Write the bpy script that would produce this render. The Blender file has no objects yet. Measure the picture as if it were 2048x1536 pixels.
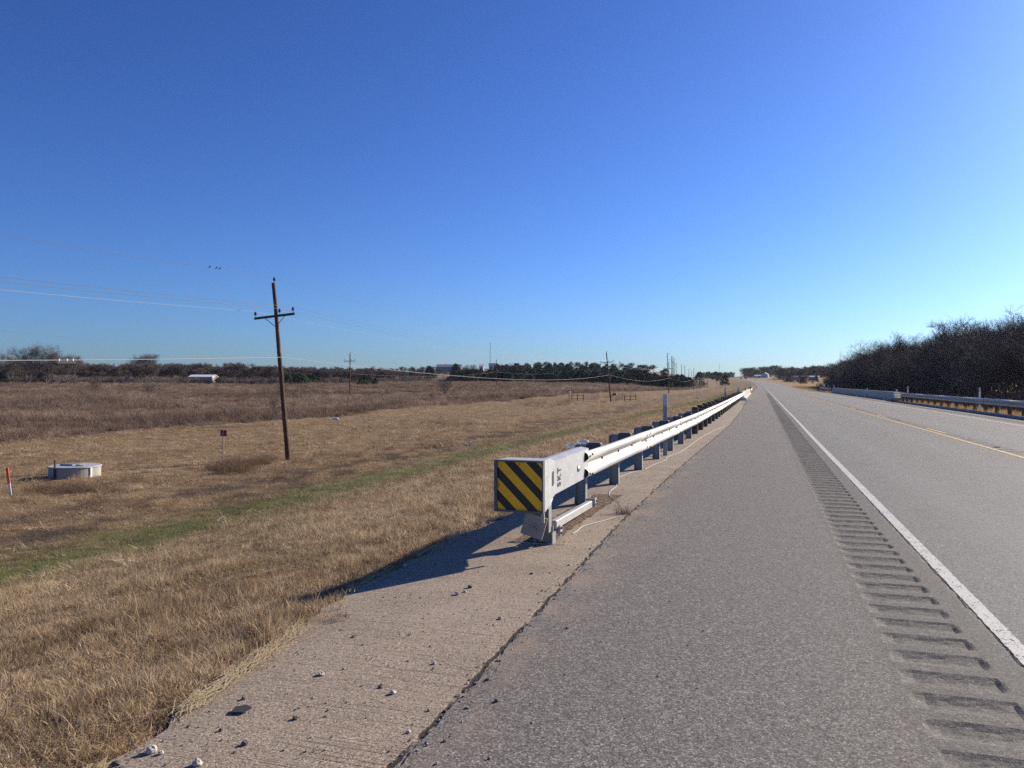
import bpy, math, random
import numpy as np
from mathutils import Vector, Matrix, noise as mnoise

R = math.radians
HAZE = 0.000045
rng = random.Random(7)
nr = np.random.default_rng(11)
scene = bpy.context.scene
col = scene.collection

# ------------------------------------------------------------------ camera frame (used to turn photo pixels into ground points)
F, HC, HV, TH = 1538.0, 1.6, 767.0, R(17.94)
CS, SN = math.cos(TH), math.sin(TH)
def at(u, d):                      # world x, y of photo column u at depth d
    xc = (u - 1024) / F
    return d * (xc * CS - SN), d * (CS + xc * SN)
def ground_at(u, v, z=0.0):        # world x, y of photo pixel (u, v) on level z
    return at(u, F * (HC - z) / (v - HV))
def view(X, Y):
    d = -SN * X + CS * Y
    return d, CS * X + SN * Y      # depth, offset to the right

# ------------------------------------------------------------------ road line and terrain
def road_x(Y):
    Y = np.asarray(Y, float)
    q = np.clip(Y - 250, 0, 1050)
    return -7.4e-5 * q * q - np.clip(Y - 1300, 0, None) * 0.155
def road_z(Y):
    Y = np.asarray(Y, float)
    q = np.clip(Y - 240, 0, None)
    return np.where(q < 120, 0.012 * q * q / 240, 0.012 * (q - 60)) * (Y < 1250) + (Y >= 1250) * 0.012 * 950
def sstep(a, b, x):
    t = np.clip((np.asarray(x, float) - a) / (b - a), 0, 1)
    return t * t * (3 - 2 * t)
BOTY = [-80, 34, 139, 226, 328, 419, 500, 700, 1100, 2600]
BOTZ = [-2.6, -2.55, -1.95, -1.3, -1.1, -0.6, 0.3, 4.0, 9.4, 15.0]
def bumps(X, Y):
    return (np.sin(X * 0.9 + 1.3 * np.sin(Y * 0.53)) * np.sin(Y * 0.8 + 0.7 * np.sin(X * 0.61)) * 0.035
            + np.sin(X * 0.23 + 2.0 + 0.8 * np.sin(Y * 0.11)) * np.sin(Y * 0.19 + 0.5) * 0.07
            + np.sin(X * 2.7 + 0.9 * Y) * np.sin(Y * 2.1 - 0.6 * X) * 0.012)
def terr(X, Y):
    X = np.asarray(X, float); Y = np.asarray(Y, float)
    t = X - road_x(Y); z0 = road_z(Y)
    bot = np.interp(Y, BOTY, BOTZ)
    d = np.maximum(-SN * X + CS * Y, 1.0); xc = (CS * X + SN * Y) / d
    dist = np.hypot(X, Y)
    a = -t
    zl = np.where(a < 14.5, z0 - 0.04 + (bot + 0.25 - z0 + 0.04) * np.clip((a - 3.0) / 11.5, 0, 1),
         np.where(a < 18, bot + 0.25 - 0.25 * (a - 14.5) / 3.5,
         np.where(a < 24, bot + 0.15 * (a - 18) / 6,
         np.where(a < 45, bot + 0.15 + 0.25 * (a - 24) / 21, bot + 0.4 + 0.005 * (np.minimum(a, 500) - 45)))))
    lat = sstep(28, 80, a)
    hh = np.interp(xc, [-0.7, -0.35, -0.13, -0.05, 0.1, 0.2, 0.265, 0.31], [6, 3.5, 3.5, 8, 7.6, 4.8, 1.2, 0])
    zl = zl + lat * np.clip(d - 150, 0, 200) * 0.012 + lat * hh * sstep(340, 640, d) * (1 - 0.6 * sstep(800, 1300, d))
    zr_ = z0 - 0.06 - np.clip((t - 12.4) / 11, 0, 1) * 2.9 * (1 - sstep(215, 330, Y)) \
        + sstep(20, 120, t) * 0.012 * np.clip(Y - 420, 0, 500)
    under = ((t > -1.2) & (t < 10.9))
    z = np.where(t < -3.0, zl, np.where(t > 12.4, zr_, z0 - 0.04))
    z = np.where(under, z0 - 0.14, z)
    m = sstep(3.2, 6, a) + sstep(12.6, 15, t)
    return z + m * bumps(X, Y) * (1 + 2 * sstep(60, 200, dist))
def tz(x, y):
    return float(terr(x, y))

# ------------------------------------------------------------------ mesh builder
class MB:
    def __init__(self): self.v = []; self.f = []; self.mi = []; self.uv = []
    def add(self, vs, fs, mi=0):
        o = len(self.v)
        self.v += [tuple(p) for p in vs]
        self.f += [tuple(i + o for i in f) for f in fs]
        self.mi += [mi] * len(fs)
        return self
    def box(self, c, s, rot=None, mi=0):
        x, y, z = s[0] / 2, s[1] / 2, s[2] / 2
        vs = [Vector(p) for p in ((-x,-y,-z),(x,-y,-z),(x,y,-z),(-x,y,-z),(-x,-y,z),(x,-y,z),(x,y,z),(-x,y,z))]
        if rot is not None: vs = [rot @ p for p in vs]
        c = Vector(c)
        return self.add([p + c for p in vs], [(0,3,2,1),(4,5,6,7),(0,1,5,4),(1,2,6,5),(2,3,7,6),(3,0,4,7)], mi)
    def bbox(self, c, s, b=0.01, rot=None, mi=0):          # box with chamfered vertical and top edges
        x, y, z = s[0] / 2, s[1] / 2, s[2] / 2
        ring = [(-x+b,-y),(x-b,-y),(x,-y+b),(x,y-b),(x-b,y),(-x+b,y),(-x,y-b),(-x,-y+b)]
        ins = [(p[0]*(1-b/x), p[1]*(1-b/y)) for p in ring]
        vs = [Vector((p[0],p[1],-z)) for p in ring] + [Vector((p[0],p[1],z-b)) for p in ring] + [Vector((p[0],p[1],z)) for p in ins]
        if rot is not None: vs = [rot @ p for p in vs]
        c = Vector(c)
        fs = [tuple(range(7,-1,-1)), tuple(range(16,24))]
        for k in (0, 8):
            for i in range(8): j = (i+1) % 8; fs.append((k+i, k+j, k+8+j, k+8+i))
        return self.add([p + c for p in vs], fs, mi)
    def tube(self, pts, rad, n=8, cap=True, mi=0):
        pts = [Vector(p) for p in pts]
        if not hasattr(rad, '__len__'): rad = [rad] * len(pts)
        vs = []; fs = []; up = None
        for i, p in enumerate(pts):
            t = (pts[min(i+1, len(pts)-1)] - pts[max(i-1, 0)])
            t = t.normalized() if t.length > 1e-9 else Vector((0,0,1))
            if up is None: up = Vector((1,0,0)) if abs(t.z) > 0.8 else Vector((0,0,1))
            a = (up - t * up.dot(t)).normalized(); b = t.cross(a); up = a
            for k in range(n):
                q = 2 * math.pi * k / n
                vs.append(p + (a * math.cos(q) + b * math.sin(q)) * rad[i])
        for i in range(len(pts)-1):
            for k in range(n):
                fs.append((i*n+k, i*n+(k+1) % n, (i+1)*n+(k+1) % n, (i+1)*n+k))
        if cap: fs += [tuple(range(n-1,-1,-1)), tuple(range((len(pts)-1)*n, len(pts)*n))]
        return self.add(vs, fs, mi)
    def prism(self, poly, a, b, fn, mi=0):                  # closed outline swept from a to b; fn(p, s) -> xyz
        n = len(poly)
        vs = [fn(p, a) for p in poly] + [fn(p, b) for p in poly]
        fs = [tuple(range(n-1,-1,-1)), tuple(range(n, 2*n))] + [(i, (i+1) % n, n+(i+1) % n, n+i) for i in range(n)]
        return self.add(vs, fs, mi)
    def lathe(self, prof, n=24, c=(0,0,0), mi=0):
        vs = []; fs = []
        for r, z in prof:
            for k in range(n):
                q = 2*math.pi*k/n; vs.append((c[0]+r*math.cos(q), c[1]+r*math.sin(q), c[2]+z))
        for i in range(len(prof)-1):
            for k in range(n): fs.append((i*n+k, i*n+(k+1) % n, (i+1)*n+(k+1) % n, (i+1)*n+k))
        fs += [tuple(range(n-1,-1,-1)), tuple(range((len(prof)-1)*n, len(prof)*n))]
        return self.add(vs, fs, mi)
    def mesh(self, name, mats, smooth=False):
        me = bpy.data.meshes.new(name)
        me.from_pydata(self.v, [], self.f)
        for m in (mats if isinstance(mats, (list, tuple)) else [mats]): me.materials.append(m)
        if max(self.mi, default=0) > 0: me.polygons.foreach_set('material_index', self.mi)
        if smooth: me.polygons.foreach_set('use_smooth', [True] * len(me.polygons))
        me.update()
        return me
    def build(self, name, mats, parent=None, origin=None, smooth=False):
        if origin is not None:
            o = Vector(origin); self.v = [tuple(Vector(p) - o) for p in self.v]
        ob = bpy.data.objects.new(name, self.mesh(name, mats, smooth)); col.objects.link(ob)
        if parent is not None: ob.parent = parent
        elif origin is not None: ob.location = origin
        return ob

def tag(o, label=None, cat=None, group=None, kind=None):
    if label: o['label'] = label
    if cat: o['category'] = cat
    if group: o['group'] = group
    if kind: o['kind'] = kind
    return o
def thing(name, label, cat, loc=(0,0,0), rz=0.0, group=None):
    o = bpy.data.objects.new(name, None); col.objects.link(o)
    o.empty_display_size = 0.2
    o.location = loc; o.rotation_euler = (0, 0, rz)
    return tag(o, label, cat, group)
def dup(root, loc, rz=0.0, sc=None, label=None, group=None, parent=None):
    def cp(o, par):
        c = o.copy(); col.objects.link(c); c.parent = par
        for ch in o.children: cp(ch, c)
        return c
    r = cp(root, parent)
    r.location = loc; r.rotation_euler = (0, 0, rz)
    if sc is not None: r.scale = sc if hasattr(sc, '__len__') else (sc, sc, sc)
    if label: r['label'] = label
    if group: r['group'] = group
    return r
def np_mesh(name, V, faces, uv=None):
    me = bpy.data.meshes.new(name)
    V = np.asarray(V, np.float32); faces = np.asarray(faces, np.int32)
    n, k = faces.shape
    me.vertices.add(len(V)); me.vertices.foreach_set('co', V.ravel())
    me.loops.add(n*k); me.loops.foreach_set('vertex_index', faces.ravel())
    me.polygons.add(n); me.polygons.foreach_set('loop_start', np.arange(0, n*k, k, dtype=np.int32))
    if uv is not None:
        l = me.uv_layers.new(name='UVMap'); l.data.foreach_set('uv', np.asarray(uv, np.float32)[faces.ravel()].ravel())
    me.polygons.foreach_set('use_smooth', [False]*n)
    me.update(calc_edges=True); me.validate()
    return me
def grid_faces(nrow, ncol):
    i = np.arange(nrow-1)[:, None] * ncol + np.arange(ncol-1)[None, :]
    return np.stack([i, i+1, i+1+ncol, i+ncol], -1).reshape(-1, 4)

# ------------------------------------------------------------------ materials
class NT:
    def __init__(self, name):
        self.m = bpy.data.materials.new(name); self.m.use_nodes = True
        self.t = self.m.node_tree; self.b = self.t.nodes['Principled BSDF']; self.out = self.t.nodes['Material Output']
    def n(self, ty, **kw):
        x = self.t.nodes.new(ty)
        for k, v in kw.items():
            if k in x.inputs.keys() if False else False: pass
            setattr(x, k, v)
        return x
    def set(self, sock, v):
        if hasattr(v, 'is_linked') or isinstance(v, bpy.types.NodeSocket): self.t.links.new(v, sock)
        elif hasattr(v, '__len__') and sock.type == 'RGBA': sock.default_value = (*v, 1.0) if len(v) == 3 else v
        else: sock.default_value = v
    def math(self, op, a, b=0.0, c=0.0, clamp=False):
        x = self.n('ShaderNodeMath', operation=op, use_clamp=clamp)
        self.set(x.inputs[0], a); self.set(x.inputs[1], b); self.set(x.inputs[2], c)
        return x.outputs[0]
    def mix(self, f, a, b, blend='MIX'):
        x = self.n('ShaderNodeMix', data_type='RGBA', blend_type=blend)
        self.set(x.inputs[0], f); self.set(x.inputs[6], a); self.set(x.inputs[7], b)
        return x.outputs[2]
    def noise(self, scale, vec=None, detail=3.0, rough=0.55, dist=0.0):
        x = self.n('ShaderNodeTexNoise'); self.set(x.inputs['Scale'], scale); self.set(x.inputs['Detail'], detail)
        self.set(x.inputs['Roughness'], rough); self.set(x.inputs['Distortion'], dist)
        if vec is not None: self.set(x.inputs['Vector'], vec)
        return x.outputs[0]
    def vor(self, scale, vec=None, feature='F1', out='Color'):
        x = self.n('ShaderNodeTexVoronoi', feature=feature); self.set(x.inputs['Scale'], scale)
        if vec is not None: self.set(x.inputs['Vector'], vec)
        return x.outputs[out]
    def ramp(self, f, stops, interp='LINEAR'):
        x = self.n('ShaderNodeValToRGB'); r = x.color_ramp; r.interpolation = interp
        while len(r.elements) < len(stops): r.elements.new(0.5)
        for e, (p, c) in zip(r.elements, stops):
            e.position = p; e.color = (*c, 1.0) if hasattr(c, '__len__') else (c, c, c, 1.0)
        self.set(x.inputs[0], f); return x.outputs[0]
    def mapr(self, v, a, b, c=0.0, d=1.0, smooth=True):
        x = self.n('ShaderNodeMapRange', interpolation_type='SMOOTHSTEP' if smooth else 'LINEAR')
        for i, q in enumerate((v, a, b, c, d)): self.set(x.inputs[i], q)
        return x.outputs[0]
    def vec(self, v, s=(1,1,1), o=(0,0,0)):
        x = self.n('ShaderNodeMapping'); self.set(x.inputs[0], v); x.inputs[3].default_value = s; x.inputs[1].default_value = o
        return x.outputs[0]
    def pos(self): return self.n('ShaderNodeNewGeometry').outputs['Position']
    def uv(self): return self.n('ShaderNodeTexCoord').outputs['UV']
    def obj(self): return self.n('ShaderNodeTexCoord').outputs['Object']
    def rnd(self): return self.n('ShaderNodeObjectInfo').outputs['Random']
    def sep(self, v):
        x = self.n('ShaderNodeSeparateXYZ'); self.set(x.inputs[0], v); return x.outputs
    def bump(self, h, s=0.3, dist=0.01):
        x = self.n('ShaderNodeBump'); self.set(x.inputs['Height'], h); x.inputs['Strength'].default_value = s; x.inputs['Distance'].default_value = dist
        self.t.links.new(x.outputs[0], self.b.inputs['Normal']); return x.outputs[0]
    def base(self, c, rough=0.8, metal=0.0, spec=None):
        self.set(self.b.inputs['Base Color'], c); self.set(self.b.inputs['Roughness'], rough); self.set(self.b.inputs['Metallic'], metal)
        if spec is not None: self.b.inputs['Specular IOR Level'].default_value = spec
        return self

def simple(name, c, rough=0.7, metal=0.0, var=0.15, scale=8.0, spec=None, bump=0.0):
    k = NT(name); f = k.noise(scale, k.obj(), 4)
    k.base(k.mix(f, tuple(x*(1-var) for x in c), tuple(min(1, x*(1+var)) for x in c)), rough, metal, spec)
    if bump: k.bump(f, bump, 0.01)
    return k.m

def blade_mat(name, stops, green=False, transl=0.35, patch=0.25):
    k = NT(name); p = k.pos(); x, y, z = k.sep(p)
    tint = k.n('ShaderNodeAttribute', attribute_type='INSTANCER', attribute_name='tint').outputs['Fac']
    f = k.math('ADD', k.math('MULTIPLY', k.noise(patch, p, 3), 0.75), k.math('MULTIPLY', tint, 0.55))
    f = k.math('ADD', f, k.math('MULTIPLY', k.math('SUBTRACT', k.noise(1.1 if patch > 0.1 else 0.35, k.vec(p, s=(1, 0.6, 1), o=(3, 9, 0)), 4, 0.65), 0.5), 1.2))
    bt = k.n('ShaderNodeAttribute', attribute_type='GEOMETRY', attribute_name='bt').outputs['Fac']
    f = k.math('ADD', k.math('SUBTRACT', k.math('MULTIPLY', f, 0.62), 0.10), k.math('MULTIPLY', bt, 0.42))
    c = k.ramp(f, stops)
    if green:
        cen = k.math('ADD', -14.8, k.math('MULTIPLY', k.math('MAXIMUM', k.math('SUBTRACT', y, 42.0), 0.0), 0.15))
        cen = k.math('MINIMUM', cen, -5.5)
        dx = k.math('ABSOLUTE', k.math('SUBTRACT', x, cen))
        dx = k.math('ADD', dx, k.math('MULTIPLY', k.math('SUBTRACT', k.noise(0.5, p, 3), 0.5), 5.0))
        g = k.mapr(dx, 0.0, 5.0, 1.0, 0.0)
        g = k.math('MULTIPLY', g, k.mapr(k.noise(1.1, p, 4), 0.2, 0.5))
        g2 = k.math('MULTIPLY', k.mapr(k.noise(0.45, k.vec(p, o=(31, 7, 0)), 4), 0.54, 0.72), 0.42)
        g = k.math('MAXIMUM', g, g2)
        c = k.mix(k.math('MULTIPLY', g, 0.85), c, k.mix(tint, (0.105, 0.135, 0.036), (0.21, 0.22, 0.075)))
        di = k.mapr(k.math('ABSOLUTE', k.math('ADD', x, 19.3)), 0.5, 3.6, 1.0, 0.0)
        di = k.math('MULTIPLY', di, k.mapr(k.noise(0.7, k.vec(p, s=(1, 0.5, 1), o=(5, 3, 0)), 4), 0.42, 0.6))
        c = k.mix(k.math('MULTIPLY', di, 0.75), c, (0.085, 0.06, 0.05))
    k.base(c, 0.65, 0.0, 0.25)
    tr = k.n('ShaderNodeBsdfTranslucent'); k.set(tr.inputs[0], c)
    ms = k.n('ShaderNodeMixShader'); ms.inputs[0].default_value = transl
    k.t.links.new(k.b.outputs[0], ms.inputs[1]); k.t.links.new(tr.outputs[0], ms.inputs[2]); k.t.links.new(ms.outputs[0], k.out.inputs[0])
    return k.m

MOWN = blade_mat('dormant_grass', [(0.0, (0.07, 0.048, 0.03)), (0.28, (0.19, 0.135, 0.08)), (0.5, (0.39, 0.275, 0.155)), (0.72, (0.60, 0.46, 0.29)), (1.0, (0.80, 0.67, 0.48))], green=True)
VERGE = blade_mat('verge_grass', [(0.0, (0.16, 0.095, 0.04)), (0.5, (0.36, 0.23, 0.10)), (1.0, (0.55, 0.38, 0.18))])
TALL = blade_mat('bluestem_grass', [(0.0, (0.055, 0.038, 0.029)), (0.33, (0.15, 0.10, 0.072)), (0.55, (0.25, 0.172, 0.122)), (0.78, (0.44, 0.335, 0.23)), (1.0, (0.60, 0.48, 0.35))], patch=0.055, transl=0.3)
WEED = blade_mat('dead_weed', [(0.0, (0.07, 0.045, 0.03)), (0.5, (0.17, 0.11, 0.07)), (1.0, (0.33, 0.23, 0.14))])
STRAW = blade_mat('straw_blade', [(0.0, (0.45, 0.35, 0.2)), (0.5, (0.66, 0.55, 0.37)), (1.0, (0.8, 0.7, 0.52))], transl=0.15, patch=2.0)
FARTWIG = simple('far_twig', (0.15, 0.115, 0.095), 0.9, var=0.35, scale=0.5)
TWIG = simple('bare_twig', (0.115, 0.092, 0.075), 0.9, var=0.35, scale=1.5)
BARK = simple('tree_bark', (0.18, 0.145, 0.12), 0.95, var=0.35, scale=3.0, bump=0.5)
PALETWIG = simple('pale_twig', (0.21, 0.15, 0.12), 0.9, var=0.3, scale=1.5)
CEDAR = simple('cedar_leaf', (0.045, 0.07, 0.034), 0.85, var=0.45, scale=0.7)
def wood_mat(name, c0, c1, sc=(14, 14, 0.8)):
    k = NT(name); p = k.obj(); f = k.noise(3.0, k.vec(p, s=sc), 5, 0.65)
    c = k.mix(f, c0, c1); g = k.noise(1.4, p, 3)
    c = k.mix(k.mapr(g, 0.5, 0.7), c, tuple(x*1.5 for x in c1)); k.base(c, 0.85, 0, 0.2); k.bump(f, 0.6, 0.01); return k.m
POLE = wood_mat('weathered_pole_wood', (0.045, 0.028, 0.02), (0.14, 0.085, 0.055))
POSTW = wood_mat('treated_post_wood', (0.045, 0.045, 0.038), (0.13, 0.115, 0.09))
def galv(name, c, rough, metal, spangle=0.12):
    k = NT(name); p = k.obj()
    f = k.math('ADD', k.math('MULTIPLY', k.noise(3.5, k.vec(p, s=(1, 1, 2.5)), 5, 0.6), 0.7), k.math('MULTIPLY', k.vor(28, p, out='Distance'), 0.3))
    cc = k.mix(f, tuple(x*(1-spangle) for x in c), tuple(min(1, x*(1+spangle)) for x in c))
    st = k.mapr(k.noise(5.0, k.vec(p, s=(6, 6, 0.5)), 5), 0.58, 0.8)
    cc = k.mix(k.math('MULTIPLY', st, 0.45), cc, (0.27, 0.235, 0.19))
    k.base(cc, k.mapr(f, 0.2, 0.8, rough-0.08, rough+0.1), metal); k.bump(f, 0.06, 0.004); return k.m
RAIL = galv('galvanised_rail', (0.39, 0.38, 0.36), 0.52, 0.12, 0.2)
STEEL = galv('galvanised_post', (0.27, 0.27, 0.26), 0.55, 0.2)
HEAD = galv('galvanised_head', (0.44, 0.445, 0.44), 0.5, 0.2, 0.16)
FRAME = galv('dark_frame_steel', (0.12, 0.12, 0.125), 0.55, 0.2)
PLATE = galv('dull_plate', (0.30, 0.29, 0.27), 0.6, 0.2)
BLOCKM = simple('composite_block', (0.09, 0.09, 0.10), 0.7)
BLACK = simple('black_paint', (0.012, 0.012, 0.013), 0.6)
DARKM = simple('dark_metal', (0.05, 0.05, 0.05), 0.5, 0.5)
INSUL = simple('brown_porcelain', (0.03, 0.018, 0.014), 0.25)
WIRE = simple('aluminium_wire', (0.32, 0.33, 0.35), 0.45, 0.6, scale=1.0)
CABLE = simple('pale_cable', (0.42, 0.42, 0.41), 0.6, 0.0, scale=1.0)
WHITE = simple('white_paint', (0.76, 0.76, 0.74), 0.5, var=0.08)
ROPE = simple('white_cord', (0.6, 0.57, 0.5), 0.7)
ORANGE = simple('orange_plastic', (0.72, 0.11, 0.02), 0.45, var=0.08)
REDP = simple('red_plate', (0.24, 0.018, 0.025), 0.5, var=0.1)
GREYP = simple('grey_plastic', (0.30, 0.325, 0.315), 0.5, var=0.06)
REFL = simple('reflective_band', (0.55, 0.56, 0.6), 0.3, var=0.05)
STONE = simple('pale_stone', (0.46, 0.41, 0.35), 0.9, var=0.3, scale=30, bump=0.4)
RUBBER = simple('dark_rubber', (0.035, 0.035, 0.04), 0.8)
ROOFM = simple('metal_roof', (0.22, 0.22, 0.24), 0.45, 0.2)
ROOFD = simple('dark_shingle', (0.06, 0.06, 0.07), 0.85)
WALLW = simple('white_siding', (0.72, 0.73, 0.74), 0.7, var=0.06)
WALLB = simple('pale_blue_siding', (0.42, 0.47, 0.56), 0.7, var=0.06)
WALLT = simple('tan_siding', (0.42, 0.38, 0.31), 0.8, var=0.1)
GLASS = simple('dark_glass', (0.02, 0.025, 0.03), 0.1)
CARD = simple('dark_car_paint', (0.03, 0.03, 0.035), 0.25)
CARR = simple('red_car_paint', (0.22, 0.03, 0.03), 0.25)
CARW = simple('white_car_paint', (0.7, 0.7, 0.7), 0.25)
LAMPM = simple('lamp_lens', (0.8, 0.8, 0.75), 0.15)
TYRE = simple('tyre_rubber', (0.02, 0.02, 0.02), 0.8)
BIRDM = simple('dark_feather', (0.03, 0.03, 0.035), 0.8)

def bag_mat():
    k = NT('thin_plastic'); k.base((0.85, 0.86, 0.88), 0.3); k.set(k.b.inputs['Alpha'], k.mapr(k.noise(9, k.obj(), 3), 0.4, 0.62, 0.12, 0.8))
    k.b.inputs['Transmission Weight'].default_value = 0.3; return k.m
BAG = bag_mat()

def sign_mat():
    k = NT('hazard_stripes'); x, y, z = k.sep(k.obj())
    q = k.math('SUBTRACT', x, k.math('SUBTRACT', 0.455, z))
    ph = k.math('ABSOLUTE', k.math('SUBTRACT', k.math('FRACT', k.math('ADD', k.math('DIVIDE', q, 0.212), 10.5)), 0.5))
    s = k.math('LESS_THAN', ph, 0.26)
    g = k.noise(12, k.obj(), 5)
    c = k.mix(s, (0.012, 0.012, 0.013), k.mix(g, (0.95, 0.47, 0.002), (1.0, 0.53, 0.003)))
    d = k.mapr(k.noise(3.0, k.vec(k.obj(), s=(6, 1, 1)), 5), 0.62, 0.85)
    k.base(k.mix(k.math('MULTIPLY', d, 0.3), c, (0.25, 0.2, 0.14)), 0.4); return k.m
SIGN = sign_mat()

def concrete_mat(name, dark, mid, lite, tined=False, edge=False):
    k = NT(name); p = k.pos(); u, w, _ = k.sep(k.uv())
    f = k.noise(1.3, p, 5, 0.6); g = k.noise(60.0, p, 3, 0.7)
    c = k.ramp(k.math('ADD', k.math('MULTIPLY', f, 0.6), k.math('MULTIPLY', g, 0.4)), [(0.25, dark), (0.5, mid), (0.75, lite)])
    h = g
    if tined:
        lines = k.noise(1.0, k.vec(p, s=(0.9, 62, 1)), 4, 0.65, 0.0); mask = k.mapr(k.noise(0.9, p, 3), 0.35, 0.6, 0.25, 1.0)
        l2 = k.math('MULTIPLY', k.mapr(lines, 0.32, 0.47, 1.0, 0.0), mask)
        c = k.mix(k.math('MULTIPLY', l2, 0.33), c, tuple(x*0.35 for x in dark))
        sp = k.vor(170, p); sx, _, _ = k.sep(sp)
        c = k.mix(k.mapr(sx, 0.80, 0.9), c, tuple(x*0.5 for x in dark)); c = k.mix(k.mapr(sx, 0.12, 0.08), c, tuple(min(1, x*1.35) for x in lite))
        h = k.math('SUBTRACT', k.math('ADD', k.math('MULTIPLY', g, 0.6), k.math('MULTIPLY', sx, 0.3)), k.math('MULTIPLY', l2, 0.9))
    if edge:
        e = k.math('ADD', u, k.math('MULTIPLY', k.math('SUBTRACT', k.noise(7.0, p, 4), 0.5), 0.07))
        cr = k.math('MULTIPLY', k.mapr(k.math('ABSOLUTE', k.math('ADD', e, 0.02)), 0.006, 0.02, 1.0, 0.0), k.mapr(k.noise(5.0, p, 3), 0.3, 0.5))
        c = k.mix(k.math('MULTIPLY', cr, 0.92), c, (0.03, 0.024, 0.02)); h = k.math('SUBTRACT', h, k.math('MULTIPLY', cr, 2.0))
    k.base(c, 0.9, 0, 0.2); k.bump(h, 0.8, 0.006); return k.m
APRON = concrete_mat('tined_apron_concrete', (0.20, 0.157, 0.115), (0.30, 0.24, 0.18), (0.40, 0.33, 0.255), True, True)
CONC = concrete_mat('parapet_concrete', (0.34, 0.31, 0.27), (0.46, 0.42, 0.37), (0.55, 0.51, 0.45))
RING = concrete_mat('vault_concrete', (0.25, 0.235, 0.2), (0.36, 0.34, 0.30), (0.46, 0.44, 0.39))

def road_mat():
    k = NT('chip_seal_asphalt'); p = k.pos(); u, w, _ = k.sep(k.uv())
    a = k.vor(125, p); ax, ay, _ = k.sep(a); a2, _, _ = k.sep(k.vor(62, p))
    g = k.noise(120, p, 2); big = k.noise(0.35, k.vec(p, s=(1, 0.35, 1)), 4); med = k.noise(2.2, p, 4)
    f = k.math('ADD', k.math('MULTIPLY', ax, 0.52), k.math('ADD', k.math('MULTIPLY', a2, 0.2), k.math('MULTIPLY', g, 0.28)))
    sh = k.ramp(f, [(0.12, (0.035, 0.031, 0.027)), (0.40, (0.125, 0.111, 0.098)), (0.64, (0.205, 0.184, 0.164)), (0.88, (0.46, 0.425, 0.385))])
    la = k.ramp(f, [(0.12, (0.045, 0.044, 0.04)), (0.40, (0.138, 0.136, 0.125)), (0.64, (0.21, 0.207, 0.192)), (0.88, (0.41, 0.405, 0.38))])
    jit = k.math('MULTIPLY', k.math('SUBTRACT', k.noise(3.0, p, 4), 0.5), 0.05)
    uj = k.math('ADD', u, jit)
    lane = k.math('MULTIPLY', k.mapr(uj, 1.33, 1.40), k.mapr(uj, 9.3, 9.38, 1.0, 0.0))
    c = k.mix(lane, sh, la)
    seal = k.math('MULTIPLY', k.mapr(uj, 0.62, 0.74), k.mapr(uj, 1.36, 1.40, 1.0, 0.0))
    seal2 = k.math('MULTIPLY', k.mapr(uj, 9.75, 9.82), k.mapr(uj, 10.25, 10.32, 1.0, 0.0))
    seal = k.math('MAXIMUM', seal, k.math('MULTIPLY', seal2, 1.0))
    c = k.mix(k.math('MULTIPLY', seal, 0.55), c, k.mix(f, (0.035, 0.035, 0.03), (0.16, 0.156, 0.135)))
    # worn wheel tracks, oil streaks, patches of dirt along the edge
    def band(cn, wd): return k.mapr(k.math('ABSOLUTE', k.math('SUBTRACT', uj, cn)), 0.0, wd, 1.0, 0.0)
    tr = k.math('MAXIMUM', k.math('MAXIMUM', band(2.45, 0.55), band(4.25, 0.55)), k.math('MAXIMUM', band(6.6, 0.55), band(8.3, 0.55)))
    c = k.mix(k.math('MULTIPLY', tr, 0.22), c, (0.25, 0.248, 0.236))
    c = k.mix(k.math('MULTIPLY', k.mapr(big, 0.35, 0.7), 0.35), c, k.mix(f, (0.09, 0.078, 0.068), (0.27, 0.235, 0.205)))
    c = k.mix(k.math('MULTIPLY', k.mapr(med, 0.55, 0.75), 0.12), c, (0.08, 0.08, 0.078))
    stn = k.math('MULTIPLY', k.mapr(k.noise(1.1, k.vec(p, s=(1, 0.45, 1), o=(17, 4, 0)), 5, 0.7), 0.56, 0.72), 0.3)
    c = k.mix(stn, c, k.mix(f, (0.04, 0.037, 0.033), (0.15, 0.14, 0.125)))
    spt = k.mapr(k.noise(9.0, k.vec(p, o=(2, 8, 0)), 3, 0.6), 0.70, 0.76)
    c = k.mix(k.math('MULTIPLY', spt, 0.45), c, (0.04, 0.037, 0.034))
    dirt = k.math('MULTIPLY', k.mapr(uj, -1.0, -1.5), k.mapr(k.noise(2.4, k.vec(p, s=(1, 0.5, 1)), 4), 0.42, 0.66))
    c = k.mix(k.math('MULTIPLY', dirt, 0.75), c, (0.32, 0.24, 0.175))
    cen = k.math('MULTIPLY', band(5.55, 0.42), k.mapr(w, 12, 60))
    c = k.mix(k.math('MULTIPLY', cen, 0.35), c, (0.10, 0.092, 0.08))
    # cracks: tar-black joint beside the edge line
    cj = k.math('ADD', u, k.math('MULTIPLY', k.math('SUBTRACT', k.noise(4.0, p, 5, 0.7), 0.5), 0.09))
    cr = k.math('MULTIPLY', k.mapr(k.math('ABSOLUTE', k.math('SUBTRACT', cj, 1.385)), 0.002, 0.012, 1.0, 0.0), k.mapr(k.noise(1.6, p, 3), 0.4, 0.52))
    c = k.mix(k.math('MULTIPLY', cr, 0.9), c, (0.02, 0.019, 0.018))
    h = k.math('SUBTRACT', k.math('ADD', f, k.math('MULTIPLY', ay, 0.4)), k.math('MULTIPLY', cr, 2.0))
    k.base(c, 0.82, 0, 0.2); k.bump(h, 1.0, 0.010); return k.m
ROAD = road_mat()

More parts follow.
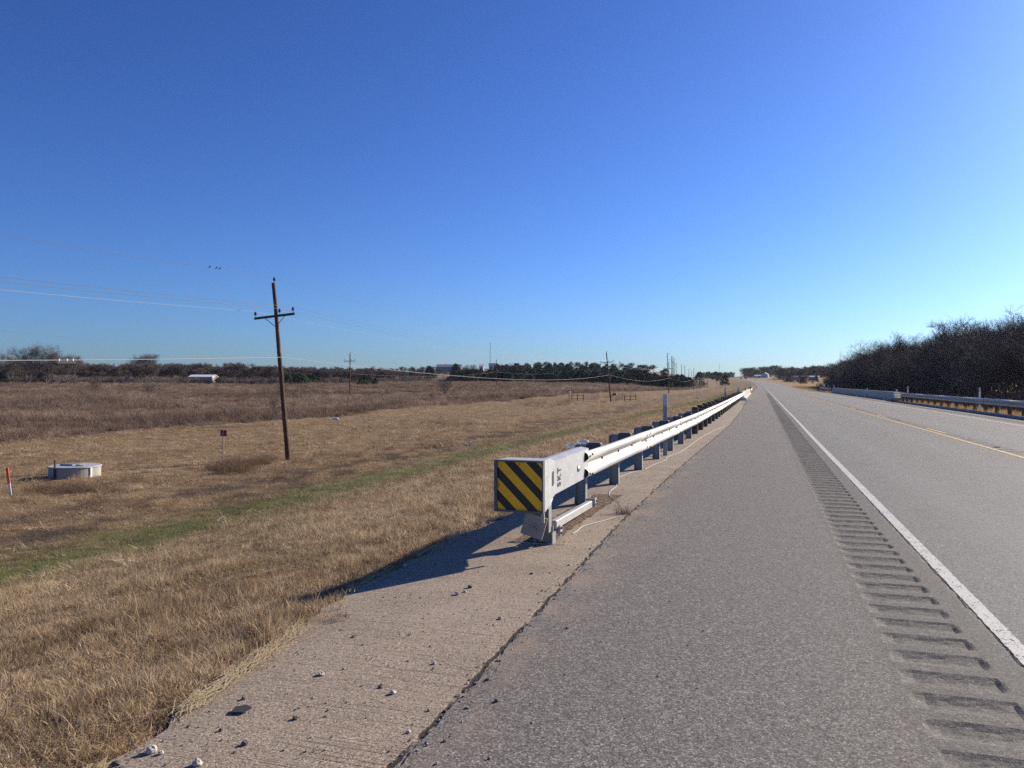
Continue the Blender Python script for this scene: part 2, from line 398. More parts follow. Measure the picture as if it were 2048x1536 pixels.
def paint_mat(name, c, wear0, wear1):
    k = NT(name); p = k.pos(); u, w, _ = k.sep(k.uv())
    a, _, _ = k.sep(k.vor(95, p)); f = k.noise(14, p, 5, 0.7)
    k.base(k.mix(a, tuple(x*0.72 for x in c), c), 0.75)
    e = k.math('ADD', k.math('ABSOLUTE', u), k.math('MULTIPLY', k.math('SUBTRACT', k.noise(9, p, 4, 0.7), 0.5), 0.55))
    al = k.math('MULTIPLY', k.mapr(e, 0.98, 0.86), k.mapr(k.math('ADD', k.math('MULTIPLY', f, 0.7), k.math('MULTIPLY', a, 0.3)), wear0, wear1))
    k.set(k.b.inputs['Alpha'], al); k.bump(a, 0.7, 0.005); return k.m
LINEW = paint_mat('worn_white_paint', (0.50, 0.485, 0.455), 0.27, 0.43)
LINEY = paint_mat('worn_yellow_paint', (0.62, 0.37, 0.10), 0.28, 0.42)

def ground_mat():
    k = NT('grassland_soil'); p = k.pos(); x, y, z = k.sep(p); t, s, _ = k.sep(k.uv())
    f = k.math('ADD', k.math('MULTIPLY', k.noise(0.9, p, 5, 0.65), 0.5), k.math('MULTIPLY', k.noise(14, p, 4, 0.7), 0.5))
    near = k.ramp(f, [(0.25, (0.085, 0.055, 0.032)), (0.5, (0.21, 0.14, 0.075)), (0.7, (0.33, 0.235, 0.13))])
    field = k.ramp(k.math('ADD', k.math('MULTIPLY', k.noise(0.035, k.vec(p, s=(0.6, 1, 1)), 5, 0.6), 0.7), k.math('MULTIPLY', k.noise(1.5, p, 4), 0.3)),
                   [(0.3, (0.085, 0.055, 0.04)), (0.5, (0.17, 0.11, 0.077)), (0.65, (0.28, 0.20, 0.135))])
    right = k.ramp(f, [(0.25, (0.13, 0.085, 0.045)), (0.5, (0.27, 0.18, 0.09)), (0.75, (0.38, 0.27, 0.14))])
    bnd = k.math('ADD', t, k.math('MULTIPLY', k.math('SUBTRACT', k.noise(0.12, p, 3), 0.5), 8.0))
    lim = k.mapr(s, 180, 300, -45.0, -28.0)
    c = k.mix(k.mapr(bnd, k.math('ADD', lim, 1.0), k.math('SUBTRACT', lim, 1.0)), near, field)
    c = k.mix(k.mapr(t, 3, 5), c, right)
    cen = k.math('ADD', -14.8, k.math('MULTIPLY', k.math('MAXIMUM', k.math('SUBTRACT', y, 42.0), 0.0), 0.15)); cen = k.math('MINIMUM', cen, -5.5)
    dx = k.math('ADD', k.math('ABSOLUTE', k.math('SUBTRACT', x, cen)), k.math('MULTIPLY', k.math('SUBTRACT', k.noise(0.5, p, 3), 0.5), 5.0))
    g = k.math('MULTIPLY', k.mapr(dx, 0.2, 2.9, 1.0, 0.0), k.mapr(k.noise(1.1, p, 4), 0.2, 0.5))
    c = k.mix(k.math('MULTIPLY', g, 0.75), c, (0.10, 0.125, 0.038))
    di = k.mapr(k.math('ABSOLUTE', k.math('ADD', t, 19.3)), 0.5, 3.6, 1.0, 0.0)
    di = k.math('MULTIPLY', di, k.mapr(k.noise(0.7, k.vec(p, s=(1, 0.5, 1), o=(5, 3, 0)), 4), 0.42, 0.6))
    c = k.mix(k.math('MULTIPLY', di, 0.8), c, (0.065, 0.05, 0.043))
    k.base(c, 0.95, 0, 0.1); k.bump(f, 0.9, 0.12); return k.m
GROUND = ground_mat()
def dirt_mat():
    k = NT('leaf_litter_dirt'); p = k.pos(); u, w, _ = k.sep(k.uv())
    f = k.noise(18, p, 5, 0.7); v = k.vor(60, p); vx, _, _ = k.sep(v)
    c = k.ramp(k.math('ADD', k.math('MULTIPLY', f, 0.6), k.math('MULTIPLY', vx, 0.4)), [(0.25, (0.045, 0.03, 0.022)), (0.5, (0.15, 0.10, 0.07)), (0.75, (0.32, 0.23, 0.16))])
    k.base(c, 0.95, 0, 0.1); k.bump(f, 1.0, 0.03)
    e = k.math('ADD', k.math('ABSOLUTE', u), k.math('MULTIPLY', k.math('SUBTRACT', k.noise(6, p, 4, 0.7), 0.5), 0.9))
    k.set(k.b.inputs['Alpha'], k.mapr(e, 0.95, 0.75)); return k.m
DIRT = dirt_mat()

# ------------------------------------------------------------------ ground sheet
def axis(pts):
    out = []
    for (a, b, st) in pts: out += list(np.arange(a, b - 1e-6, st))
    return np.array(out + [pts[-1][1]])
tt = axis([(-1400, -500, 60), (-500, -160, 12), (-160, -60, 4), (-60, -30, 1.5), (-30, -2.0, 0.5), (-2, 12.4, 2.4), (12.4, 30, 0.9), (30, 70, 3), (70, 400, 15), (400, 1400, 80)])
ss = axis([(-60, 0, 3), (0, 60, 0.6), (60, 140, 1.6), (140, 460, 4), (460, 1300, 14), (1300, 3200, 80)])
S, T = np.meshgrid(ss, tt, indexing='ij')
GX = T + road_x(S); GZ = terr(GX, S)
gm = np_mesh('ground', np.stack([GX, S, GZ], -1).reshape(-1, 3), grid_faces(len(ss), len(tt)), np.stack([T, S], -1).reshape(-1, 2))
gm.materials.append(GROUND); gm.polygons.foreach_set('use_smooth', [True]*len(gm.polygons))
g = bpy.data.objects.new('ground', gm); col.objects.link(g); tag(g, kind='structure')

# ------------------------------------------------------------------ pavement with milled rumble strips
EY = [-8, 0, 3, 9, 14, 22, 31, 50, 75, 130, 3000]
EX = [-1.42, -1.42, -1.44, -1.52, -1.47, -1.3, -1.12, -1.1, -1.3, -1.35, -1.4]
def edge_x(Y): return np.interp(Y, EY, EX)
s1 = np.arange(-8, 60, 0.0275); s2 = np.arange(60, 130, 0.055); s3 = axis([(130, 260, 3), (260, 1300, 8)])
rs = np.concatenate([s1, s2, s3])
tc = np.array([-1.45, -1.44, -0.4, 0.70, 0.715, 0.74, 0.79, 0.84, 0.89, 0.94, 0.99, 1.04, 1.09, 1.14, 1.185, 1.21, 1.225, 1.7, 3.4, 5.29, 5.305, 5.33, 5.40, 5.72, 5.78, 5.80, 5.815, 7.5, 9.2, 9.78, 9.80, 9.84, 10.2, 10.24, 10.26, 11.03])
w1 = np.interp(tc, [0.71, 0.79, 1.185, 1.215], [0, 1, 1, 0]); w2 = np.interp(tc, [5.30, 5.36, 5.75, 5.81], [0, 1, 1, 0]); w3 = np.interp(tc, [9.79, 9.83, 10.21, 10.25], [0, 1, 1, 0])
def groove(s, per, wid):
    q = ((s + 0.11) % per) / wid
    return np.where(q < 1, np.sin(np.clip(q, 0, 1) * math.pi) ** 0.75, 0.0)
nearm = (rs < 128)
dep = 0.0165 * (groove(rs, 0.33, 0.21) * nearm)[:, None] * w1[None] + 0.012 * (groove(rs + 0.2, 0.61, 0.19) * (nearm & (rs > 10)))[:, None] * w2[None] + 0.014 * (groove(rs, 0.33, 0.185) * nearm)[:, None] * w3[None]
RT = np.repeat(tc[None], len(rs), 0)
ex = edge_x(rs) + np.sin(rs*5.1)*0.006 + np.sin(rs*13.7+1)*0.005 + nr.normal(0, 0.004, len(rs))
RT[:, 0] = ex; RT[:, 1] = ex + 0.012
RS = np.repeat(rs[:, None], len(tc), 1)
RZ = road_z(rs)[:, None] + 0.016 - dep
RZ[:, 0] -= 0.02; RZ[:, -1] -= 0.0
# light unevenness of the mill cuts
RZ -= nr.random(RZ.shape) * 0.0055 * (dep > 0.002)
rm = np_mesh('highway', np.stack([RT + road_x(RS), RS, RZ], -1).reshape(-1, 3), grid_faces(len(rs), len(tc)), np.stack([RT, RS], -1).reshape(-1, 2))
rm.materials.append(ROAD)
ro = bpy.data.objects.new('road', rm); col.objects.link(ro); tag(ro, kind='structure')

def strip(name, t0, t1, y0, y1, m, dz=0.021, step=1.5, wav=0.0):
    y = np.arange(y0, y1 + 1e-6, step) if y1 - y0 < 400 else axis([(y0, 200, step), (200, y1, 6)])
    if abs(y[-1] - y1) > 1e-6: y = np.append(y, y1)
    w = wav * np.sin(y * 0.21) if wav else 0 * y
    a = (t0(y) if callable(t0) else t0 + 0*y) + w; b = (t1(y) if callable(t1) else t1 + 0*y) + w
    TT = np.stack([a, b], 1); YY = np.stack([y, y], 1)
    V = np.stack([TT + road_x(YY), YY, road_z(YY) + dz], -1).reshape(-1, 3)
    U = np.stack([np.stack([-np.ones_like(y), np.ones_like(y)], 1), YY], -1).reshape(-1, 2)
    me = np_mesh(name, V, grid_faces(len(y), 2), U); me.materials.append(m)
    o = bpy.data.objects.new(name, me); col.objects.link(o); return tag(o, kind='structure')
strip('road_edge_line', 1.39, 1.505, -8, 1250, LINEW, wav=0.008)
strip('road_edge_line', 9.19, 9.31, -8, 1250, LINEW)
strip('road_centre_line', 5.27, 5.38, -8, 1250, LINEY)
for k in range(-1, 9): strip('road_centre_dash', 5.53, 5.63, 27.4 + 12.2*k, 30.5 + 12.2*k, LINEY, dz=0.0205)

# concrete apron under the guardrail
AY = [-8, -2, 0.5, 1.8, 2.9, 4.2, 5.1, 6.4, 8.3, 20, 80, 135]; AX = [-2.15, -2.3, -2.42, -2.5, -2.68, -2.86, -3.02, -3.08, -3.0, -3.0, -3.0, -3.0]
def apron_l(Y): return np.interp(Y, AY, AX)
ay = np.arange(-8, 135, 0.12)
cols = np.linspace(0, 1, 12)
al = apron_l(ay) + nr.normal(0, 0.018, len(ay)) + 0.03*np.sin(ay*2.3); ar = edge_x(ay) + 0.05
AT = al[:, None] + (ar - al)[:, None] * cols[None]
AZ = 0.006 - 0.03 * sstep(2.2, 3.1, -AT) + 0*AT
am = np_mesh('apron', np.stack([AT, np.repeat(ay[:, None], 12, 1), AZ], -1).reshape(-1, 3), grid_faces(len(ay), 12), np.stack([AT - (ar - 0.05)[:, None], np.repeat(ay[:, None], 12, 1)], -1).reshape(-1, 2))
am.materials.append(APRON); ao = bpy.data.objects.new('apron_pavement', am); col.objects.link(ao); tag(ao, kind='structure')
def apz(x): return 0.006 - 0.03 * float(sstep(2.2, 3.1, -x))
RXY = [7, 10, 15, 21, 36, 77, 90]; RXX = [-2.02, -1.90, -1.77, -1.64, -1.55, -1.50, -1.5]
def rail_x(Y): return float(np.interp(Y, RXY, RXX))
strip('dirt_path', lambda y: np.interp(y, RXY, RXX) - 0.42, lambda y: np.interp(y, RXY, RXX) + 0.02, 7.35, 10.9, DIRT, dz=0.012, step=0.25)
strip('dirt_path', lambda y: np.interp(y, RXY, RXX) - 1.0, lambda y: np.interp(y, RXY, RXX) - 0.35, 22, 76, DIRT, dz=0.013, step=1.0)

# kerbs
def kerb(name, x0, y0, y1, w, h, zf, label, m):
    b = MB(); ys = np.arange(y0, y1 + .01, 2.0); P = []
    for i in range(len(ys)-1):
        b.prism([(0, -0.2), (w, -0.2), (w, h-0.02), (w-0.03, h), (0.05, h), (0, h-0.05)], ys[i], ys[i+1],
                lambda p, s: (x0 + p[0], s, zf(s) + p[1]))
    o = b.build(name, m); return tag(o, label, 'kerb')
KERB = concrete_mat('kerb_concrete', (0.24, 0.22, 0.2), (0.34, 0.32, 0.29), (0.45, 0.42, 0.38))
KERB_SHADE = simple('shade_dark_kerb', (0.05, 0.047, 0.043), 0.9, scale=20, bump=0.5)  # near-black colour stands in for the shadow line along the slope kerb
kerb('concrete_kerb', 11.05, 20, 72, 0.16, 0.12, lambda s: 0.0, 'low concrete kerb along the right shoulder below the far guardrail', KERB)
kerb('shade_dark_kerb', -4.55, 34, 76, 0.2, 0.14, lambda s: tz(-4.5, s) + 0.02, 'kerb coloured dark for its shadow line on the grass slope behind the near guardrail', KERB_SHADE)

# ------------------------------------------------------------------ guardrail pieces
def smooth_prof(pts, k=4):
    out = []
    for i in range(len(pts)-1):
        p0 = pts[max(i-1,0)]; p1 = pts[i]; p2 = pts[i+1]; p3 = pts[min(i+2, len(pts)-1)]
        for j in range(k):
            t = j / k
            out.append(tuple(0.5*((2*p1[a]) + (-p0[a]+p2[a])*t + (2*p0[a]-5*p1[a]+4*p2[a]-p3[a])*t*t + (-p0[a]+3*p1[a]-3*p2[a]+p3[a])*t**3) for a in (0,1)))
    out.append(pts[-1]); return out
WPROF = [(0.030, .156), (0.056, .143), (0.080, .118), (0.083, .096), (0.078, .072), (0.030, .034), (0.004, .014), (0.0, 0.0)]
WPROF = WPROF + [(x, -z) for x, z in WPROF[-2::-1]]
WPROF = smooth_prof(WPROF, 4)
T1 = [(0.030, .254), (0.056, .241), (0.080, .217), (0.083, .195), (0.076, .170), (0.02, .12), (0.0, .098), (0.02, .075), (0.076, .03), (0.083, 0.0)]
TPROF = smooth_prof(T1 + [(x, -z) for x, z in T1[-2::-1]], 3)
def rail_sheet(b, prof, pts, side=1, zc=0.631, th=0.004):
    # pts: list of (x_crest, y, zground); side +1: face to +x
    n = len(prof); vs = []; fs = []
    for (x, y, zg) in pts:
        for (px, pz) in prof: vs.append((x + side*(px - 0.083), y, zg + zc + pz))
        for (px, pz) in prof: vs.append((x + side*(px - 0.083 - th), y, zg + zc + pz))
    m = 2*n
    for i in range(len(pts)-1):
        for j in range(n-1):
            fs.append((i*m+j, i*m+j+1, (i+1)*m+j+1, (i+1)*m+j))
            fs.append((i*m+n+j+1, i*m+n+j, (i+1)*m+n+j, (i+1)*m+n+j+1))
        for j in (0, n-1):
            fs.append((i*m+j, (i+1)*m+j, (i+1)*m+n+j, i*m+n+j))
    for i in (0, len(pts)-1):
        for j in range(n-1): fs.append((i*m+j, i*m+j+1, i*m+n+j+1, i*m+n+j))
    b.add(vs, fs)
def bolts_on(b, x, y, zs, side=1, r=0.016):
    for z in zs: b.tube([(x - 0.01*side, y, z), (x + 0.012*side, y, z)], r, 7)
def panels(parent, origin, xf, y0, y1, L, side, prof=None, bolts=True):
    y = y0; i = 0
    while y < y1 - 0.3:
        e = min(y + L, y1)
        b = MB(); off = 0.006 * side * (i % 2)
        ys = np.linspace(y - (0.16 if i else 0), e, 5)
        rail_sheet(b, prof or WPROF, [(xf(q) + off + 0.004*side*(1 if (k == 0 and i) else 0), q, float(road_z(q))) for k, q in enumerate(ys)], side)
        if bolts and y < 45:
            c = b; k0 = len(b.f)
            for q in (y + 0.05, y + 0.17):
                xx = xf(q) + off
                for pz in (.105, .118, -.105, -.118)[::1][(0 if q < y+.1 else 1)::2]:
                    bolts_on(c, xx + 0.002*side, q, [0.631 + pz], side, 0.012)
                bolts_on(c, xx - 0.066*side, q, [0.631 + 0.018, 0.631 - 0.018], side, 0.012)
            for q in np.arange(y + 1.0, e, 1.05): bolts_on(c, xf(q) - 0.079*side + off, q, [0.631], side, 0.016)
            for q in range(k0, len(b.mi)): b.mi[q] = 1
        p = b.build('rail_panel', [RAIL, DARKM], parent, origin, smooth=True)
        y = e; i += 1

# post prototypes built once, copied under each guardrail
def ibeam(b, x0, w, d, z0, z1, t=0.012):      # section with flanges facing +-x, outer faces at x0 and x0-d
    zc = (z0+z1)/2; h = z1-z0
    b.box((x0 - t/2, 0, zc), (t, w, h)); b.box((x0 - d + t/2, 0, zc), (t, w, h)); b.box((x0 - d/2, 0, zc), (d - 2*t, 0.010, h))
def steel_post_set(parent, y, side=1):
    x = -0.088*side
    return x
protoposts = {}
def post_part(kind, parent, x, y, zg, origin, side=1):
    if kind not in protoposts:
        if kind == 'steel':
            b = MB(); ibeam(b, -0.29, 0.10, 0.15, -0.4, 0.80)
            k = MB(); k.bbox((-0.188, 0, 0.645), (0.195, 0.11, 0.36), 0.012)
            pm, km = b.mesh('post', STEEL), k.mesh('offset_block', BLOCKM)
        else:
            b = MB(); b.tube([(-0.38, 0, -0.4), (-0.38, 0, 0.855), (-0.38, 0, 0.868)], [0.1, 0.098, 0.088], 16)
            k = MB(); k.bbox((-0.188, 0, 0.63), (0.195, 0.15, 0.36), 0.01)
            pm, km = b.mesh('post', POSTW), k.mesh('offset_block', POSTW)
        protoposts[kind] = (pm, km)
    pm, km = protoposts[kind]
    p = bpy.data.objects.new('post', pm); col.objects.link(p); p.parent = parent
    j = rng.uniform(-0.018, 0.018)
    p.location = Vector((x, y, zg + (j if kind == 'wood' else j*0.3))) - Vector(origin)
    if side < 0: p.rotation_euler = (0, 0, math.pi)
    else: p.rotation_euler = (rng.uniform(-0.012, 0.012), rng.uniform(-0.012, 0.012), rng.uniform(-0.02, 0.02))
    q = bpy.data.objects.new('offset_block', km); col.objects.link(q); q.parent = p
    return p

# near guardrail on the left shoulder
O = Vector((-2.0, 10.0, 0.0))
gr = thing('guardrail', 'long galvanised guardrail on steel and round wooden posts along the left shoulder', 'guardrail', O)
panels(gr, O, rail_x, 8.95, 76.2, 4.2, 1)
PY = [9.95 + 2.15*i for i in range(31)]
for i, y in enumerate(PY):
    post_part('steel' if i < 7 else 'wood', gr, rail_x(y), y, 0.0, O)

# impact head: plate face, tapered body, channel, first post, strut
FX0, FX1, FY = -2.368, -1.893, 6.77
hd = thing('guardrail_end_terminal', 'galvanised guardrail impact head with yellow and black striped end plate', 'guardrail terminal', (-2.13, 7.3, 0))
HO = (-2.13, 7.3, 0)
b = MB()
zt, zb = 0.889, 0.409
# front frame, four bars proud of the sign
for (x0, x1, z0, z1) in ((FX0, FX0+0.028, zb, zt), (FX1-0.012, FX1, zb, zt), (FX0+0.028, FX1-0.012, zt-0.014, zt), (FX0+0.028, FX1-0.012, zb, zb+0.018)):
    b.box(((x0+x1)/2, FY+0.03, (z0+z1)/2), (x1-x0, 0.06, z1-z0))
b.build('front_frame', FRAME, hd, HO); b = MB()
def ringp(x0, x1, y, z0, z1): return [(x0,y,z0),(x1,y,z0),(x1,y,z1),(x0,y,z1)]
secs = [ringp(FX0+.002, FX1-.002, FY+0.06, zb+.002, zt-.001), ringp(FX0+.06, FX1-.018, 7.05, zb+0.03, zt), ringp(FX0+.13, -1.945, 7.22, 0.455, 0.872), ringp(-2.17, -1.99, 7.56, 0.472, 0.816)]
vs = [p for s_ in secs for p in s_]; fs = [(3,2,1,0)] + [(k*4+i, k*4+(i+1)%4, k*4+4+(i+1)%4, k*4+4+i) for k in range(3) for i in range(4)]
b.add(vs, fs)
b.build('head_body', HEAD, hd, HO)
b = MB(); b.box(((FX0+FX1)/2+0.008, FY+0.022, (zb+zt)/2), (FX1-FX0-0.042, 0.006, zt-zb-0.034))
so = b.build('striped_plate', SIGN, hd, HO)
# stripes use the plate's own coordinates: origin at its lower left corner
so.data.transform(Matrix.Translation(Vector((-(FX0+0.029-HO[0]), 0, -(zb+0.017))))); so.location = (FX0+0.029-HO[0], 0, zb+0.017)
for (px, pz) in ((0.21, 0.428), (0.012, 0.225)):
    c = MB(); c.tube([(FX0+0.03+px, FY+0.017, zb+0.017+pz), (FX0+0.03+px, FY+0.012, zb+0.017+pz)], 0.006, 8); c.build('bolt', DARKM, so, (FX0+0.029, 7.3, zb+0.017))
b = MB()
# feeder channel: box section with open end, walls butted
b.box((-1.995, 8.36, 0.645), (0.010, 1.6, 0.342)); b.box((-2.165, 8.36, 0.645), (0.010, 1.6, 0.342))
b.add([(-1.99, 7.56, 0.8165), (-1.99, 9.16, 0.8165), (-2.085, 9.16, 0.832), (-2.085, 7.56, 0.832), (-2.17, 9.16, 0.8165), (-2.17, 7.56, 0.8165)], [(0,1,2,3), (3,2,4,5), (1,4,2), (0,3,5)])
b.box((-2.08, 8.36, 0.478), (0.158, 1.6, 0.008))
ch = b.build('feeder_channel', HEAD, hd, HO)
# bolt hole with bright bolt inside, exit slot on the tapered side
c = MB(); c.lathe([(0.030, 0), (0.030, 0.003)], 18)
c.v = [(-1.9895 + p[2], 8.62 + p[0]*2.6, 0.628 + p[1]*1.35) for p in c.v]; ho = c.build('bolt_hole', BLACK, ch, HO)
c = MB(); c.tube([(-1.9868, 8.62, 0.642), (-1.982, 8.62, 0.642)], [0.024, 0.022], 10); c.v = [(p[0], 8.62 + (p[1]-8.62)*2.4, p[2]) for p in c.v]; c.build('bolt_head', WHITE, ho, HO)
def taper_x(y): return -1.945 + (-1.99+1.945)*(y-7.22)/(7.56-7.22)
c = MB()
pr = []
for q in range(20):
    a_ = 2*math.pi*q/20; pr.append((0.08*math.cos(a_), 0.05*np.sign(math.sin(a_)) + 0.024*math.sin(a_)))
c.add([(taper_x(7.40+p[0]) + 0.0025, 7.40+p[0], 0.655+p[1]) for p in pr], [tuple(range(20))]); c.build('exit_slot', BLACK, hd, HO)
# painted letters on the channel side, reading upwards
fc = bpy.data.curves.new('letters', 'FONT'); fc.body = 'SKT'; fc.size = 0.094; fc.space_character = 1.35; fc.extrude = 0.0006; fc.offset = 0.0045; fc.align_x = 'CENTER'
fo = bpy.data.objects.new('letters', fc); col.objects.link(fo); bpy.context.view_layer.update()
fm = bpy.data.meshes.new_from_object(fo.evaluated_get(bpy.context.evaluated_depsgraph_get())); bpy.data.objects.remove(fo)
fm.materials.clear(); fm.materials.append(BLACK)
for v_ in fm.vertices: v_.co = Vector((-1.9885 - HO[0] + v_.co.z, 7.79 - v_.co.y*2.0 - HO[1], 0.632 + v_.co.x - HO[2]))
lo = bpy.data.objects.new('lettering', fm); col.objects.link(lo); lo.parent = ch
# gussets under the head
b = MB()
for (y0, z0, y1, z1) in ((6.86, 0.41, 7.16, 0.452), (6.98, 0.42, 7.34, 0.466)):
    b.add([(-1.90, y0, z0), (-1.90, y0+0.05, z0+0.005), (-1.955, y1+0.02, z1), (-1.955, y1-0.03, z1), (-1.93, y0, z0), (-1.93, y0+0.05, z0+0.005), (-1.985, y1+0.02, z1), (-1.985, y1-0.03, z1)],
          [(0,1,2,3), (7,6,5,4), (0,3,7,4), (1,5,6,2), (0,4,5,1), (3,2,6,7)])
b.box((-1.915, 6.84, 0.36), (0.03, 0.02, 0.095))
b.build('gusset', RAIL, hd, HO)
# breakaway post, bearing plate, lower stub
b = MB(); ibeam(b, -1.985, 0.10, 0.15, 0.13, 0.46); b.v = [(p[0], p[1]+7.36, p[2]) for p in b.v]
b.box((-2.02, 7.42, 0.15), (0.10, 0.02, 0.06))
po = b.build('breakaway_post', STEEL, hd, HO)
b = MB(); ibeam(b, -1.96, 0.13, 0.19, -0.3, 0.12); b.v = [(p[0], p[1]+7.42, p[2]) for p in b.v]; b.build('ground_stub', STEEL, po, HO)
b = MB(); b.box((-2.115, 7.235, 0.205), (0.225, 0.02, 0.22), Matrix.Rotation(R(16), 3, 'Y'))
pl = b.build('bearing_plate', PLATE, hd, HO)
c = MB(); c.tube([(-2.11, 7.226, 0.185), (-2.11, 7.218, 0.185)], 0.045, 16); c.tube([(-2.11, 7.218, 0.185), (-2.11, 7.195, 0.185)], 0.024, 6); c.tube([(-2.11, 7.2, 0.185), (-2.11, 7.165, 0.185)], 0.013, 8)
c.build('anchor_nut', PLATE, pl, HO)
b = MB(); p0_, p1_ = Vector((-2.0, 7.53, 0.172)), Vector((-2.085, 9.66, 0.062)); v_ = p1_ - p0_
b.bbox((p0_ + p1_)/2, (0.07, v_.length, 0.08), 0.008, v_.to_track_quat('Y', 'Z').to_matrix())
b.box((-1.944, 7.62, 0.105), (0.012, 0.085, 0.1)); b.box((-1.975, 7.665, 0.105), (0.06, 0.012, 0.09))
b.box((-2.05, 9.86, 0.055), (0.012, 0.11, 0.11)); b.box((-2.11, 9.81, 0.055), (0.11, 0.012, 0.10))
st = b.build('ground_strut', RAIL, hd, HO)
for (x_, y_, z_) in ((-1.937, 7.6, 0.13), (-1.937, 7.6, 0.08), (-2.043, 9.88, 0.07), (-2.043, 9.84, 0.035)):
    c = MB(); c.tube([(x_, y_, z_), (x_ + 0.012, y_, z_)], 0.013, 6); c.build('bolt', DARKM, st, HO)

# bridge parapets
def parapet(name, label, x0, side, y0, y1, prof_h=0.82):
    O = Vector((x0, y0, 0)); t = thing(name, label, 'bridge barrier', O)
    L = 10.0; y = y0
    while y < y1 - 1:
        e = min(y + L, y1); b = MB()
        pr_ = [(0.0, -0.3), (0.0, 0.06), (-0.09, 0.26), (-0.15, prof_h-0.02), (-0.17, prof_h), (-0.36, prof_h), (-0.38, prof_h-0.02), (-0.40, -0.3)]
        b.prism(pr_ if side < 0 else pr_, y + 0.012, e - 0.012, lambda p, s: (x0 + side*p[0], s, p[1]))
        b.build('barrier_segment', CONC, t, O); y = e
    return t
parapet('bridge_parapet', 'sloped concrete bridge parapet at the end of the near guardrail', -1.45, 1, 76.3, 124)
parapet('bridge_parapet', 'grey concrete bridge parapet across the road before the dark woods', 11.75, -1, 77, 145)
# concrete footing at the near parapet's end
b = MB(); b.bbox((-1.45, 75.4, 0.14), (0.42, 0.8, 0.30), 0.08); tag(b.build('concrete_block', WHITE, None, (-1.35, 75.2, 0)), 'small pale concrete block below the guardrail where it meets the parapet', 'concrete block')

# far right guardrail
O2 = Vector((12.0, 50, 0)); g2 = thing('guardrail', 'grey guardrail on round wooden posts across the road in front of woods', 'guardrail', O2)
xr = lambda y: 11.55
panels(g2, O2, xr, 28.0, 74.4, 7.6, -1, bolts=False)
b = MB(); rail_sheet(b, TPROF, [(11.55, 74.2, 0), (11.57, 78.0, 0)], -1, zc=0.533); b.build('thrie_beam_panel', RAIL, g2, O2, smooth=True)
for i in range(21): post_part('wood', g2, 11.55, 29.2 + 2.2*i, -0.05, O2, -1)
for i in range(3): post_part('wood', g2, 11.55, 74.7 + 1.0*i, -0.05, O2, -1)
# rails beyond the bridge
O3 = Vector((12.5, 170, 0)); g3 = thing('guardrail', 'far guardrail with flared white end beyond the right bridge parapet', 'guardrail', O3)
x3 = lambda y: 11.6 + max(0, y-150)**2*0.0009
panels(g3, O3, x3, 145.2, 200, 11, -1, bolts=False)
for i in range(12): post_part('wood', g3, x3(148+4.3*i), 148 + 4.3*i, -0.05, O3, -1)
b = MB(); b.bbox((x3(201), 201.0, 0.6), (0.5, 0.3, 0.5), 0.03); b.build('end_terminal', WHITE, g3, O3)
O4 = Vector((-2.0, 150, 0)); g4 = thing('guardrail', 'distant guardrail with bright white end beyond the near bridge parapet', 'guardrail', O4)
x4 = lambda y: -1.45 - max(0, y-140)*0.011
panels(g4, O4, x4, 124.2, 188, 12.8, 1, bolts=False)
for i in range(14): post_part('wood', g4, x4(127+4.3*i), 127 + 4.3*i, 0, O4)
b = MB(); b.bbox((x4(189)-0.15, 189.0, 0.62), (0.5, 0.4, 0.5), 0.03); b.build('end_terminal', WHITE, g4, O4)

# delineator posts
def delineator(x, y, zg, label, h=1.36, m=GREYP, w=0.095):
    t = thing('delineator_post', label, 'delineator', (x, y, zg), group='flexible delineator posts')
    b = MB(); ring = [(w/2*math.cos(q)*1.0, 0.016*math.sin(q) + 0.012*math.cos(q)**2) for q in np.linspace(0, 2*math.pi, 12, endpoint=False)]
    b.prism(ring, 0.0, h, lambda p, s: (p[0], p[1], s)); b.build('blade', m, t)
    c = MB(); c.prism([(p[0]*1.04, p[1]*1.2 - 0.001) for p in ring], h - 0.25, h - 0.01, lambda p, s: (p[0], p[1], s)); c.build('reflective_sheet', REFL, t)
    return t
delineator(-2.02, 17.25, 0, 'tall grey delineator post rising behind the nearest stretch of guardrail')
delineator(-1.98, 46.5, 0, 'grey delineator post beside the round posts further down the near guardrail')
delineator(-1.95, 72, 0, 'small grey delineator post next to the near parapet end')
delineator(12.1, 50.9, 0, 'pale delineator post standing above the right guardrail', m=WHITE)
delineator(12.05, 73.6, 0, 'pale delineator post where the right guardrail meets the parapet', m=WHITE)
delineator(12.2, 146, 0, 'tiny pale delineator just past the right parapet', m=WHITE)
delineator(12.6, 164, 0, 'tiny pale delineator above the middle of the far right rail', m=WHITE)
delineator(14.0, 196, 0, 'tiny pale delineator by the flared end of the far right rail', m=WHITE)
def barrier_marker(x, y, label, m):
    t = thing('barrier_reflector', label, 'reflector', (x, y, 0.82), group='reflectors on the parapets')
    b = MB(); b.bbox((0, 0, 0.02), (0.12, 0.1, 0.04), 0.008); b.build('base', GREYP, t)
    c = MB(); c.bbox((0, 0, 0.13), (0.14, 0.03, 0.20), 0.01); c.build('lens', m, t)
barrier_marker(12.0, 79, 'small white reflector on the near end of the right parapet', WHITE)
barrier_marker(12.0, 100, 'small white reflector midway along the right parapet', WHITE)
barrier_marker(12.0, 136, 'small white reflector near the far end of the right parapet', WHITE)
barrier_marker(-1.72, 92, 'dark backed reflector on top of the near parapet', RUBBER)
barrier_marker(-1.72, 118, 'dark backed reflector at the far end of the near parapet', RUBBER)

